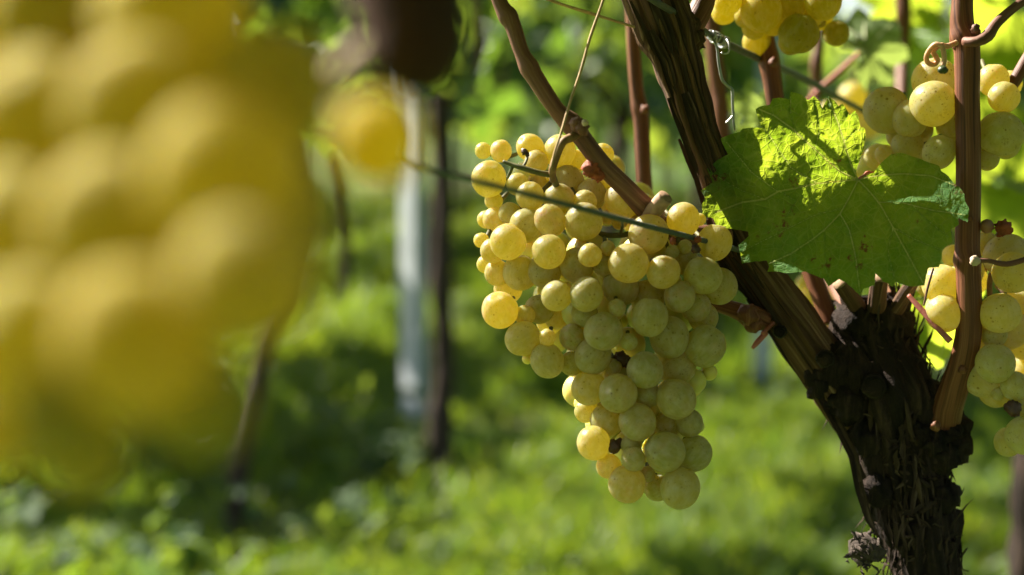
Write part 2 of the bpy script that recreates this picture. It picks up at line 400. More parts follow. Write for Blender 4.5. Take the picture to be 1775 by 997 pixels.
def own_trunk(pts, rads, seed):
    mb = MB(); mb.tube(pts, rads, sides=12, step=0.015, amp=0.3, fib=2.2, seed=seed, lump=0.2)
    o = mb.build('trunk', M_FARTRUNK); me = o.data; bpy.data.objects.remove(o); return me
kk = 0; INVC = CM.inverted()
TA = own_trunk([(0, 0, -0.05), (0.012, 0, 0.12), (0.032, 0, 0.22), (0.062, 0.02, 0.34), (0.11, 0.03, 0.55), (0.08, 0, 0.75)], [0.024, 0.018, 0.016, 0.017, 0.018, 0.02], 61)
TB = own_trunk([(0, 0, -0.05), (-0.006, 0, 0.10), (0.006, 0, 0.24), (-0.002, 0.0, 0.38), (0.004, 0, 0.52), (0.0, 0, 0.75)], [0.034, 0.024, 0.019, 0.022, 0.018, 0.022], 62)
def ground_at(pxx, pyy):
    a = cam.location; b = P(pxx, pyy, 1.0) - a; t = -a.z / b.z; return a + b * t
ga, gb = ground_at(405, 930), ground_at(768, 830)
far_vine(ga, 0, 'blurred background vine whose thin dark trunk leans, left of the pale metal post', 'vines of the nearest row behind', TA, HIGH_CROWN)
far_vine(gb, 1, 'blurred background vine with a straight dark trunk close behind the pale metal post', 'vines of the nearest row behind', TB, HIGH_CROWN)
for row in range(1, 6):
    for i in range(-6, 34):
        p = ROW2 + RNOR * 1.5 * (row - 1) + RDIR * (0.62 * i + rnd.uniform(-.05, .05) + row * 0.21) 
        if row == 1 and -3 < i < 2: continue
        if p.y > 15 or not visible(p): continue
        q = INVC @ Vector((p.x, p.y, 0.9)); qx = CX - q.x / q.z * FPX
        if row > 1 and 1385 < qx < 1495 and p.y > 4: continue      # a gap in the far rows lets the sky show
        kk += 1
        near = 'vines of the nearest row behind' if row == 1 else 'vines of the rows further back'
        lab = 'blurred leafy vine standing beyond the pale post in the nearest row behind' if row == 1 else 'far blurred green vine in the rows further back'
        if row == 1 and i < 0: lab = 'blurred leafy vine behind the left foreground grapes'
        v_ = far_vine(p, kk, lab, near, sc=rnd.uniform(0.9, 1.1))
        if row == 1 and 1340 < qx < 1620: v_.scale = (1, 1, 0.70)    # younger, lower vines

for i in range(-5, 8):                                         # unseen row added behind the camera to block sky light
    p = ROW2 - RNOR * 2.75 + RDIR * (0.62 * i - 1.2)
    kk += 1; far_vine(p, kk, 'unseen leafy vine added behind the camera to block sky light', 'unseen vines added behind the camera', sc=1.25).scale = (1, 1, 1.25)

# ------------------------------------------------------------------ weeds below the rows
def weeds():
    mb = MB(); r = random.Random(11)
    for i in range(70):
        row = r.choice((0, 0, 0, 0, 1, 1, 2)); t = r.uniform(-1.3, 3.5 + row * 2)
        c = ROW2 + RNOR * (1.5 * row + r.gauss(0, 0.16)) + RDIR * t
        if not visible(c): continue
        hh = r.uniform(0.03, 0.12)
        for k in range(r.randint(7, 16)):
            o = Vector((r.gauss(0, .06), r.gauss(0, .06), hh * r.random()))
            add_leaf(mb, c + o, Vector((0, 0, 1)) + rv(r) * 0.45, rv(r), r.uniform(0.02, 0.045), 0.3, r.random() * 9)
    for i in range(10):                                      # low rosettes scattered in the near grass
        d = r.uniform(1.9, 3.2); c = Vector((r.uniform(-0.40, -0.05) * d, d, 0))
        for k in range(9):
            o = Vector((r.gauss(0, .04), r.gauss(0, .04), 0.02 + .06 * r.random()))
            add_leaf(mb, c + o, Vector((0, 0, 1)) + rv(r) * 0.4, rv(r), r.uniform(0.03, 0.06), 0.3, r.random() * 9)
    tag(mb.build('weeds', M_WEED, smooth=False), kind='stuff', label='low broad-leaved weeds under the vine rows', cat='weeds')
weeds()

# ------------------------------------------------------------------ posts
def post(name, foot, w_, h, lean, label, turn=-55):
    e = empty(name, foot, label, 'post', 'metal posts of the trellis')
    mb = MB(); bm = bmesh.new()
    A_, B_ = w_ * 2.15, w_ * 1.1
    prof = [(-A_, 0), (0, 0), (0, B_), (-.012, B_), (-.012, B_ - .004), (-.004, B_ - .004), (-.004, .004), (-A_ + .004, .004), (-A_ + .004, .02), (-A_, .02)]
    ca, sa = math.cos(R(turn)), math.sin(R(turn))
    ring = []
    for z in (-0.1, h):
        ring.append([bm.verts.new((a * ca - b * sa + lean * z, a * sa + b * ca, z)) for a, b in prof])
    n = len(prof)
    for k in range(n): bm.faces.new((ring[0][k], ring[0][(k + 1) % n], ring[1][(k + 1) % n], ring[1][k]))
    bm.faces.new(ring[1]); bm.faces.new(ring[0][::-1])
    bmesh.ops.recalc_face_normals(bm, faces=bm.faces)
    me = bpy.data.meshes.new('profile'); bm.to_mesh(me); bm.free(); me.materials.append(M_ZINC)
    o = bpy.data.objects.new('profile', me); COL.objects.link(o); o.parent = e
    for z in (0.45, 0.75, 1.05, 1.35):
        hb = MB()
        c = Vector(foot) + Vector((-w_ * 0.9 + lean * z, w_ * 0.9, z))
        hb.tube([c, c + Vector((-0.018, -0.006, 0.006)), c + Vector((-0.018, -0.006, 0.022))], 0.003, sides=6, step=0.01)
        hb.build('hook', M_ZINC, e)
post('metal_post', ground_at(720, 758), 0.0275, 1.62, 0.0, 'pale galvanised metal post standing left of the main grape bunch')
post('metal_post', ground_at(1335, 688), 0.020, 1.4, 0.0, 'small far blurred bluish post seen between the main bunch and the trunk', -8)

# ------------------------------------------------------------------ the main vine
VB = P(1590, 1000, 0.64); VB = Vector((VB.x, VB.y, 0))
vine = empty('grapevine', VB, 'dark shaggy vine trunk in focus at right with thick arm and red-brown canes', 'grapevine')
mb = MB()
D = 0.63
foot = Vector((VB.x + 0.02, VB.y, -0.05))
tp = [(1508, 512, D, 42), (1512, 540, D, 66), (1520, 600, D, 76), (1535, 680, D, 88), (1558, 750, D, 88), (1568, 800, D, 79), (1580, 870, D, 80), (1596, 930, D, 76), (1608, 1000, D, 68)]
tp = [(a, b, d, r * (.92 if b < 700 else .84)) for a, b, d, r in tp]
mb.tube([P(a, b, d) for a, b, d, r in tp] + [foot + Vector((0.0, 0, 0.30)), foot], [px(D, r) for a, b, d, r in tp] + [0.019, 0.026], sides=120, step=0.0013, amp=0.20, fib=4.5, seed=3, lump=0.34)
# pruning scars and burrs on the head
for (a, b, rr, sd_) in ((1515, 672, 34, 1), (1440, 640, 40, 2), (1600, 700, 44, 3), (1470, 700, 36, 4), (1545, 560, 36, 5), (1490, 560, 30, 6), (1648, 772, 36, 7), (1500, 760, 30, 8), (1615, 790, 34, 9), (1655, 738, 26, 10), (1590, 770, 34, 11), (1622, 768, 36, 12), (1425, 665, 26, 13), (1475, 640, 44, 14), (1560, 640, 40, 15), (1520, 850, 26, 16), (1640, 860, 26, 17)):
    mb.blob(P(a, b, D - 0.012), px(D, rr), 18, 12, 0.5, 2.2, sd_, (1, 0.8, 1))
for (a, b, d, rr, sd_) in ((1622, 768, .612, 26, 21), (1652, 750, .612, 18, 22), (1598, 752, .612, 20, 23), (1640, 790, .612, 24, 24)): mb.blob(P(a, b, d), px(d, rr), 18, 12, 0.6, 2.6, sd_)
trunk = mb.build('trunk', M_TRUNK, vine)
mb = MB()
for (a, b, rr) in ((1515, 670, 22), (1430, 622, 16), (1352, 575, 12)):
    c = P(a, b, D - 0.0275); nn = (cam.location - c).normalized()
    mb.tube([c - nn * 0.006, c + nn * 0.0015], [px(D, rr), px(D, rr * 0.8)], sides=18, step=0.003, amp=0.15, fib=2, seed=a)
mb.build('pruning_scar', M_TRUNK, vine)
# the thick arm
mb = MB()
arm = [(1108, -60, 0.590, 50), (1130, -10, 0.592, 50), (1152, 45, 0.594, 48), (1172, 100, 0.594, 40), (1190, 160, 0.596, 36), (1212, 230, 0.597, 33), (1238, 300, 0.600, 32), (1262, 370, 0.612, 33), (1290, 440, 0.615, 38), (1335, 505, 0.618, 38), (1388, 580, 0.621, 41), (1436, 650, 0.625, 42), (1485, 720, 0.632, 40), (1525, 765, 0.636, 30)]
T(mb, arm, sides=64, step=0.0018, amp=0.30, fib=4.2, seed=5, lump=0.10)
for (a, b, rr, sd_) in ((1192, 62, 26, 1), (1205, 70, 18, 2), (1180, 40, 26, 4)):
    mb.blob(P(a, b, 0.594), px(0.594, rr), 16, 10, 0.6, 2.5, sd_)
armo = mb.build('arm', M_ARM, vine)
# loose bark: long shreds along the arm, ragged shreds round the trunk
mb = MB(); r = random.Random(5)
for k in range(26):
    j = r.randint(1, 9); rows = arm[j:j + 3]; s_ = r.uniform(-1.0, 0.55)
    pts = []
    for q, (a, b, d, rr) in enumerate(rows):
        lift = 1.0 + (0.10 if q in (0, len(rows) - 1) else 0.0)
        dep = math.sqrt(max(0, 1 - s_ * s_)) * rr
        pts.append(P(a + s_ * rr * lift, b - s_ * rr * 0.35, d - px(d, dep * lift)))
    p2 = [pts[0], (pts[0] + pts[1]) / 2, pts[1], (pts[1] + pts[2]) / 2, pts[2]] if len(pts) == 3 else pts
    mb.strip(p2, px(0.6, r.uniform(3, 8)), Vector((1, 0, 0.4)), 0.35)
def along(rows, u):
    u = u * (len(rows) - 1); i = min(int(u), len(rows) - 2); f = u - i
    return [rows[i][k] * (1 - f) + rows[i + 1][k] * f for k in range(4)]
for k in range(900):
    rows = tp
    a, b, d, rr = along(rows, r.uniform(0.02, 1.0)); th = r.uniform(-math.pi * 0.62, math.pi * 0.62)
    out = Vector((math.sin(th), -math.cos(th), 0)); R0 = px(d, rr)
    c = P(a, b, d) + out * R0 * r.uniform(0.9, 1.03)
    ln = r.uniform(0.006, 0.022); dn = Vector((r.gauss(0, .22), r.gauss(0, .2), -1 if r.random() < 0.7 else 1)).normalized()
    fl = r.uniform(0.0, 0.05) * (3 if r.random() < 0.06 else 1)
    if r.random() < 0.3: dn = Vector((-out.y, out.x, r.gauss(0, .6))).normalized() * r.choice((-1, 1)); ln *= 0.6
    pts = [c + dn * ln * u + out * (fl * ln * u * u * 2) + rv(r) * 0.0004 for u in (0, .25, .5, .75, 1)]
    mb.strip(pts, r.uniform(0.00025, 0.0013), Vector((-out.y, out.x, 0)), 0.4)
# loose strap standing off the left side of the trunk, and the grey burr low on the left
for off in (0, 5):
    pts = [P(1420 + off, 690, D - 0.01), P(1452 + off, 740, D - 0.012), P(1478 + off, 790, D - 0.014), P(1490, 850, D - 0.016), P(1505, 900, D - 0.018), P(1530, 945, D - 0.02)]
    mb.strip(pts, px(D, 8 - off * .5), Vector((1, 0, 0.3)), 0.5)
mb.build('loose_bark', M_SHRED, vine)
mb = MB()
for k in range(90):
    c = P(1502 + r.gauss(0, 12), 955 + r.gauss(0, 16), D - 0.028 + r.uniform(0, 0.010)); dn = (rv(r) + Vector((-0.7, -0.3, -0.2))).normalized(); ln = r.uniform(0.002, 0.006)
    mb.strip([c, c + dn * ln * .5 + rv(r) * .001, c + dn * ln], r.uniform(0.0004, 0.0010), rv(r), 0.6)
mb.blob(P(1500, 950, D - 0.02), px(D, 26), 16, 10, 0.7, 2.5, 3)
mb.build('grey_burr', bark_material('grey_bark', (0.04, 0.03, 0.023), (0.10, 0.075, 0.06), (0.22, 0.17, 0.14), 300, 60), vine)
# canes
def cane(rows, mat=None, seed=0, knots=(), cut=False, name='cane', sides=20, amp=0.035):
    mb = MB()
    T(mb, rows, sides=sides, step=0.0016, amp=amp, fib=5, seed=seed, lump=0.03, capm=1 if cut else None)
    for (a, b, d, rr) in knots: mb.blob(P(a, b, d), px(d, rr), 14, 9, 0.45, 2.0, a * 0.1)
    return mb.build(name, [mat or M_CANE, M_CUT], vine)
cane([(1670, -60, .585, 18), (1668, 0, .585, 18), (1667, 40, .585, 20), (1671, 66, .585, 25), (1676, 90, .585, 22), (1677, 180, .586, 21), (1679, 300, .588, 21), (1677, 420, .59, 21), (1677, 452, .59, 24), (1679, 475, .59, 21), (1680, 560, .592, 22), (1673, 610, .596, 23), (1660, 655, .602, 24), (1646, 695, .609, 26), (1634, 728, .616, 30), (1620, 758, .626, 30), (1600, 790, .638, 26)], seed=11, knots=((1690, 58, .583, 10), (1660, 78, .584, 9), (1683, 380, .583, 4), (1622, 738, .596, 9), (1668, 640, .594, 8)))
cane([(1672, 72, .578, 8), (1694, 72, .573, 9), (1712, 62, .573, 11), (1728, 40, .574, 9), (1760, 12, .576, 8), (1800, -15, .578, 8)], M_CANE_DARK, 12, name='side_shoot', knots=((1691, 50, .575, 8),))
cane([(1752, 152, .60, 10), (1765, 130, .60, 11), (1800, 70, .60, 11)], M_CANE, 13, name='side_shoot')
cane([(1688, 453, .575, 6), (1712, 452, .573, 4), (1745, 458, .573, 5), (1790, 446, .574, 5)], M_CANE_DARK, 14, name='side_shoot', cut=True)
mb = MB(); mb.blob(P(1690, 452, .573), px(.573, 9), 12, 8, 0.4, 2, 5); mb.build('cut_bud', M_CUTPALE, vine)
cane([(852, -40, .568, 12), (868, 8, .568, 13), (880, 28, .568, 17), (890, 48, .568, 14), (904, 90, .568, 13), (918, 118, .568, 17), (930, 138, .568, 15), (965, 190, .569, 14), (992, 216, .57, 19), (1010, 240, .57, 16), (1045, 285, .572, 16), (1085, 325, .574, 17), (1120, 362, .578, 19), (1136, 378, .582, 20)], M_CANE_DARK, 15, knots=((1008, 222, .562, 13), (1000, 216, .563, 13)), amp=0.07)
mb = MB(); mb.blob(P(1014, 213, .556), px(.556, 6), 12, 8, 0.3, 2, 5); mb.build('pale_bud', M_CUTPALE, vine)
cane([(1122, 378, .578, 16), (1136, 362, .572, 15), (1146, 350, .568, 15), (1154, 341, .566, 14)], plain_material('stub_bark', (0.50, 0.30, 0.19), 0.7, 0.3, 0.4, 220), 16, cut=True, name='cut_stub')
cane([(1118, 378, .585, 18), (1150, 395, .592, 20), (1200, 410, .600, 22), (1262, 410, .606, 18)], M_CANE_DARK, 17, name='spur')
cane([(1094, -60, .70, 12), (1097, 60, .70, 12), (1103, 150, .70, 12), (1109, 190, .70, 15), (1112, 215, .70, 14), (1116, 300, .70, 13), (1124, 400, .70, 13), (1140, 470, .68, 13), (1180, 515, .64, 13), (1240, 525, .616, 13)], M_CANE, 18, knots=((1118, 190, .69, 8),))
cane([(1312, -60, .66, 16), (1325, 60, .66, 16), (1333, 105, .66, 18), (1340, 150, .66, 16), (1356, 260, .66, 16), (1390, 420, .645, 16), (1440, 560, .635, 16)], M_CANE, 19, knots=((1341, 108, .645, 8),))
cane([(1228, -60, .86, 15), (1238, 90, .86, 15), (1248, 180, .86, 14), (1262, 300, .85, 14), (1330, 460, .75, 13), (1430, 580, .66, 14)], M_CANE, 20)
cane([(1424, -40, 0.95, 8), (1420, 70, .95, 8), (1416, 110, .95, 11), (1414, 190, .95, 8), (1420, 420, .85, 9), (1480, 560, .68, 10)], M_CANE_DARK, 21)
cane([(1562, -40, 1.0, 12), (1566, 20, 1.0, 14), (1564, 110, 1.0, 11), (1560, 400, .9, 11), (1540, 560, .68, 12)], M_CANE, 22)
cane([(1185, 66, .600, 20), (1205, 35, .603, 21), (1218, 8, .604, 20), (1228, -14, .603, 15)], M_CANE, 23, name='red_shoot')
cane([(1236, 524, .615, 14), (1262, 533, .612, 14), (1285, 542, .610, 16), (1302, 550, .609, 22), (1325, 556, .612, 18)], M_CANE, 24, name='spur', knots=((1297, 545, .602, 18), (1305, 562, .604, 16)))
mb = MB(); T(mb, [(1304, 604, .605, 3), (1314, 592, .605, 5), (1328, 577, .607, 5)], sides=8); T(mb, [(1322, 578, .604, 4), (1340, 560, .61, 4)], sides=8); mb.build('pink_bud', M_PETIOLE, vine)
for rows, s_ in (([(1490, 540, .62, 15), (1470, 508, .61, 15), (1455, 490, .605, 13)], 31), ([(1520, 535, .615, 17), (1522, 505, .61, 15), (1526, 480, .605, 14)], 32), ([(1552, 540, .615, 14), (1572, 505, .61, 12), (1590, 480, .61, 10)], 33)):
    cane(rows, M_ARM, s_, name='spur', amp=0.08, cut=True)
# curled tendril and dry straw tendrils
mb = MB()
T(mb, [(1658, 74, .575, 5), (1642, 80, .573, 5), (1630, 79, .570, 5), (1618, 88, .570, 5), (1622, 98, .572, 4.5), (1625, 106, .574, 4.5), (1618, 112, .574, 4.5), (1608, 108, .572, 4.5), (1606, 98, .570, 4.5), (1612, 86, .568, 4.5), (1622, 77, .566, 4.5), (1633, 82, .565, 4.5), (1637, 100, .565, 4.5), (1635, 114, .565, 4.5)], sides=10, step=0.0005)
td = mb.build('tendril', M_TENDRIL, vine)
mb = MB(); mb.blob(P(1634, 121, .564), px(.564, 9), 12, 8, 0.3, 2, 2, (1, 1, 0.8)); mb.build('tendril_tip', plain_material('dark_green_bud', (0.04, 0.06, 0.02), 0.4, 0.5), vine)
mb = MB()
T(mb, [(1060, -50, .562, 2.4), (1044, 5, .562, 2.4), (1024, 62, .560, 2.8), (1006, 125, .558, 2.4), (988, 178, .556, 2.4), (972, 232, .552, 2.2), (962, 262, .551, 2.0), (955, 292, .551, 1.8)], sides=8, step=0.001)
mb.build('dry_tendril', M_STRAW, vine)
mb = MB(); T(mb, [(920, -12, .57, 2.4), (975, 8, .572, 2.6), (1020, 22, .574, 3), (1055, 33, .578, 2.4), (1100, 47, .585, 2.4)], sides=8, step=0.001); mb.build('dry_tendril', M_STRAW, vine)

# ------------------------------------------------------------------ wires and tie
mb = MB()
T(mb, [(-500, -110, .24, 10), (300, 150, .31, 6.8), (700, 281, .405, 5.9), (900, 333, .455, 5.5), (1040, 370, .505, 5.1), (1130, 394, .538, 4.9), (1204, 413, .566, 4.8), (1275, 432, .60, 4.6), (1400, 470, .68, 4)], sides=12, step=0.003)
tag(mb.build('trellis_wire', M_WIRE), 'dark green trellis wire crossing in front of the main grape bunch', 'wire')
mb = MB()
T(mb, [(1040, -60, .55, 6), (1135, 2, .570, 6), (1180, 28, .59, 6), (1210, 47, .602, 6), (1240, 66, .618, 6), (1300, 95, .65, 6), (1400, 140, .72, 5.5), (1540, 215, .86, 5), (1775, 330, 1.15, 4)], sides=12, step=0.003)
tag(mb.build('trellis_wire', M_WIRE), 'upper trellis wire passing behind the thick arm with a twisted steel tie', 'wire')
tie = empty('wire_tie', P(1242, 68, .618), 'bright twisted steel tie coiled on the upper wire with a hanging end', 'wire tie')
mb = MB(); pts = []
ax = (P(1262, 78, .628) - P(1226, 58, .611)); a0 = P(1230, 60, .613); axn = ax.normalized(); n1 = axn.orthogonal().normalized(); n2 = axn.cross(n1)
for k in range(49):
    u = k / 48; ph = u * 6 * 2 * math.pi; rr = px(.618, 8.5 + 2 * math.sin(k * 1.3))
    pts.append(a0 + ax * u * 0.85 + n1 * math.cos(ph) * rr + n2 * math.sin(ph) * rr)
mb.tube(pts, px(.618, 2.0), sides=7, step=0.0008); mb.build('coil', M_STEEL, tie)
mb = MB()
T(mb, [(1228, 62, .606, 2), (1238, 72, .604, 2.2), (1243, 84, .604, 2.5), (1246, 110, .604, 2.8), (1252, 138, .604, 2.8), (1262, 150, .604, 2.8), (1269, 156, .604, 3), (1270, 180, .604, 2.5), (1272, 212, .604, 2.4), (1274, 226, .605, 2)], sides=8, step=0.0008)
T(mb, [(1258, 214, .604, 1.2), (1268, 203, .604, 1.2), (1274, 195, .604, 1)], sides=6, step=0.0008)
T(mb, [(1250, 92, .606, 1.6), (1262, 92, .605, 1.6), (1264, 78, .605, 1.6), (1260, 68, .607, 1.6)], sides=6, step=0.0008)
mb.build('hanging_end', M_STEEL, tie)

# ------------------------------------------------------------------ grape bunches
def grape_mesh(seed):
    bm = bmesh.new(); bmesh.ops.create_uvsphere(bm, u_segments=36, v_segments=24, radius=1)
    for v in bm.verts:
        k = 1 + 0.035 * noise.noise(v.co * 0.9 + Vector((seed * 7.7, 0, 0))) + 0.010 * noise.noise(v.co * 2.4 + Vector((seed, 3, 0)))
        z = v.co.z; v.co *= k
        if z > 0.95: v.co.z -= 0.10 * (z - 0.95) / 0.05
        if z < -0.985: v.co.z += 0.012
    me = bpy.data.meshes.new('grape'); bm.to_mesh(me); bm.free()
    me.polygons.foreach_set('use_smooth', [True] * len(me.polygons)); return me
GM = {}
for nm, mt in (('a', M_GRAPE), ('b', M_GRAPE_PALE), ('c', M_GRAPE_NEAR)):
    GM[nm] = []
    for q in range(4):
        me = grape_mesh(q + 1); me.materials.append(mt); GM[nm].append(me)
def put_grape(parent, c, rad, kind, r, label=None):
    o = bpy.data.objects.new('grape', GM[kind][r.randrange(4)]); COL.objects.link(o); o.parent = parent
    o.location = c - ORG[parent.name]; s = rad / 1.0
    o.scale = (s * r.uniform(.95, 1.03), s * r.uniform(.95, 1.03), s * r.uniform(0.97, 1.09))
    o.rotation_euler = (r.uniform(-.6, .6) + (0.5 if r.random() < 0.5 else 0), r.uniform(-.6, .6), r.uniform(0, 6.28))
    if label: o['label'] = label
    return o
def stack(lst, d0, env, kpx):
    """front-first list of (x, y, r) in photo pixels -> (point, radius): each berry rests behind the ones already placed"""
    out = []; done = []
    for (x, y, rr) in lst:
        z = env(x, y)
        for (x2, y2, r2, z2) in done:
            dd = (x - x2) ** 2 + (y - y2) ** 2; s = (rr + r2) * 0.90
            if dd < s * s: z = max(z, z2 + math.sqrt(s * s - dd))
        done.append((x, y, rr, z)); d = d0 + z * 0.85 * kpx
        out.append((P(x, y, d), px(d, rr), d))
    return out
def fill(lst, n, r, cx, w_, z0, z1, y0, y1, rr0, rr1):
    return lst
def pedicels(mb, berries, axis, r0=0.0009):
    for c, rad, d in berries:
        q = min(axis, key=lambda a: (a - c).length + 0.6 * abs((a.z - 0.012) - c.z))
        v = (q - c)
        if v.length < rad * 1.1: continue
        v = (v.normalized() + (c - cam.location).normalized() * 1.1).normalized(); mb.tube([c + v * rad * 0.95, c + v * rad * 1.3 + Vector((0, 0, 0.001)), c + v * rad * 1.9 + Vector((0, 0, 0.003))], [r0 * 1.5, r0, r0], sides=6, step=0.004)

KP = 0.582 / FPX
S1, S2 = 2.769, 2.623
A = lambda L: [(780 + x / S1, 200 + y / S1, q / S1) for x, y, q in L]
B = lambda L: [(800 + x / S2, 520 + y / S2, q / S2) for x, y, q in L]
front = A([(642, 510, 92), (475, 655, 86), (857, 710, 95), (952, 570, 96), (832, 405, 91), (187, 305, 88), (480, 505, 78), (672, 672, 58), (757, 638, 37), (1024, 752, 83), (512, 866, 76)]) \
    + B([(855, 80, 84), (645, 143, 86), (597, 255, 86), (712, 425, 88), (580, 400, 80), (800, 555, 88), (925, 690, 95), (783, 725, 58), (752, 837, 87), (993, 855, 92), (600, 650, 78), (835, 320, 86), (945, 170, 95), (1108, 210, 93), (975, 450, 90)]) \
    + A([(1270, 610, 84), (1120, 502, 80), (1067, 655, 34), (1127, 632, 36), (655, 858, 83), (278, 608, 90), (370, 528, 84), (455, 745, 82), (240, 935, 88), (1103, 870, 80), (1215, 770, 93), (245, 172, 55), (412, 228, 62), (525, 405, 77), (648, 415, 58), (678, 380, 78), (290, 475, 57), (340, 755, 88)]) \
    + B([(278, 175, 82), (388, 275, 78), (288, 70, 48), (390, 170, 38), (660, 550, 75), (505, 170, 60), (760, 190, 40), (690, 305, 38), (845, 792, 37), (568, 505, 54), (1055, 700, 85), (1035, 560, 65), (707, 35, 40)])
back = A([(820, 825, 90), (610, 720, 85), (1290, 820, 90), (950, 870, 80), (563, 320, 82), (385, 390, 70), (325, 330, 57), (215, 500, 60), (172, 500, 44), (205, 650, 62), (225, 755, 60), (170, 715, 42), (150, 600, 38), (160, 170, 42), (385, 155, 68), (527, 172, 80), (733, 188, 55), (622, 215, 50), (420, 318, 45), (765, 310, 42), (815, 505, 42), (757, 490, 35), (1078, 562, 26), (740, 720, 55), (280, 835, 70), (430, 930, 70), (1130, 700, 65), (1180, 920, 75), (210, 410, 45), (500, 340, 60), (905, 485, 35), (1200, 500, 30)]) \
    + B([(985, 310, 80), (890, 855, 62), (670, 755, 58), (935, 570, 62), (845, 430, 62), (770, 660, 48), (500, 290, 55), (435, 75, 62), (560, 60, 60), (400, 100, 60), (1100, 80, 70), (1055, 370, 58), (1125, 330, 38), (1075, 575, 30), (300, 268, 25), (540, 315, 28), (550, 470, 40)])
def env_main(x, y):
    cx = np.interp(y, [250, 400, 600, 800], [960, 1040, 1075, 1130]); w_ = np.interp(y, [250, 400, 600, 850], [150, 215, 175, 100])
    return 70 * min(1.6, abs(x - cx) / w_) ** 2 + 0.95 * max(0, 480 - y)
BD = 0.556
bun = empty('grape_bunch', P(991, 238, .566), 'large ripe yellow-green grape bunch in sharp focus hanging beneath the wire', 'grape bunch', 'grape bunches')
rg = random.Random(21)
bl = stack(front + back, BD, env_main, KP)
for k, (c, rad, d) in enumerate(bl[:100]): put_grape(bun, c, rad, 'a', rg)
mb = MB()                                                     # berries deep inside the bunch
inner = []
for k in range(4000):
    y = rg.uniform(285, 830); cx = np.interp(y, [250, 400, 600, 800], [960, 1040, 1075, 1130]); w_ = np.interp(y, [250, 400, 600, 850], [60, 125, 120, 42])
    x = cx + rg.uniform(-1, 1) * w_; d = 0.572 + rg.uniform(0, 0.06) + max(0, 480 - y) * 0.95 * 0.85 * KP; rr = rg.uniform(24, 31); c = P(x, y, d); rad = px(d, rr)
    if all((c - c2).length > (rad + r2) * 0.95 for c2, r2, _ in bl + inner): inner.append((c, rad, d))
    if len(inner) > 85: break
for k, (c, rad, d) in enumerate(bl[100:] + inner):
    if k < 6 and len(bl) > 100 + k: pass
    mb.blob(c, rad, 24, 14, 0.03, 1, k)
MI = NT('inner_grape_skin'); _m = MI
gi = MI.done(MI.bsdf(MI.mix(MI.ramp(MI.noise(MI.coord('Object'), 90), .35, .65), (0.50, 0.50, 0.12), (0.64, 0.52, 0.16)), 0.42, 0.4, **{'Subsurface Weight': 0.95, 'Subsurface Radius': (1, .72, .14), 'Subsurface Scale': 0.0085}))
tag(mb.build('inner_grapes', gi, bun), kind='stuff')
mb = MB()
ped = [(1004, 228, .566, 9), (991, 238, .563, 8), (976, 246, .561, 7), (966, 268, .561, 6.5), (958, 292, .562, 6.5), (958, 312, .572, 6)]
T(mb, ped, sides=12, step=0.0008, amp=0.05, fib=2); mb.build('peduncle', M_STEMB, bun)
mb = MB()
axis_rows = [(958, 305, .570, 6), (975, 345, .590, 6), (1020, 430, .604, 6), (1060, 520, .608, 5.5), (1085, 620, .608, 5), (1105, 720, .604, 4), (1130, 810, .600, 3)]
T(mb, axis_rows, sides=10, step=0.002, amp=0.08, fib=2)
T(mb, [(958, 303, .568, 6), (935, 300, .565, 5), (908, 292, .565, 5), (888, 286, .566, 4), (872, 280, .567, 3)], sides=9, step=0.001, amp=0.1)
T(mb, [(888, 290, .566, 3), (884, 300, .567, 3), (880, 308, .57, 2.5)], sides=8); T(mb, [(905, 292, .565, 3), (912, 280, .567, 2.4), (915, 268, .57, 2.4)], sides=8)
T(mb, [(975, 345, .590, 5), (1030, 400, .585, 5), (1075, 408, .580, 5), (1110, 402, .582, 4), (1180, 420, .588, 3)], sides=9, step=0.001, amp=0.1)
T(mb, [(1075, 408, .580, 3), (1079, 392, .572, 2.5), (1078, 382, .568, 2.5)], sides=8)
axp = [P(*along(axis_rows, u)[:3]) for u in np.linspace(0, 1, 40)]
pedicels(mb, bl, axp); mb.build('stalk', M_STEM, bun)
for nm, rows, mt in (('withered_grape', [(1064, 774, .562, 12, 0.35), (1074, 768, .563, 8, 0.4)], M_RAISIN), ('withered_grape', [(1076, 620, .567, 12, 0.4), (1086, 628, .570, 10, 0.4)], M_RAISIN), ('rusty_grape', [(1028, 292, .572, 17, 0.6), (1036, 302, .571, 12, 0.5)], M_RUST), ('rusty_grape', [(1210, 415, .563, 6, 0.6)], M_RUST), ('rusty_grape', [(1166, 418, .560, 6, 0.6)], M_RUST), ('withered_grape', [(1206, 432, .562, 8, 0.5)], M_RAISIN), ('withered_grape', [(909, 263, .560, 5, 0.8), (914, 268, .560, 4, 0.8)], M_RAISIN)):
    mb = MB()
    for (a, b, d, rr, am) in rows: mb.blob(P(a, b, d), px(d, rr), 18, 12, am, 2.6, a * 0.31)
    mb.build(nm, mt, bun)

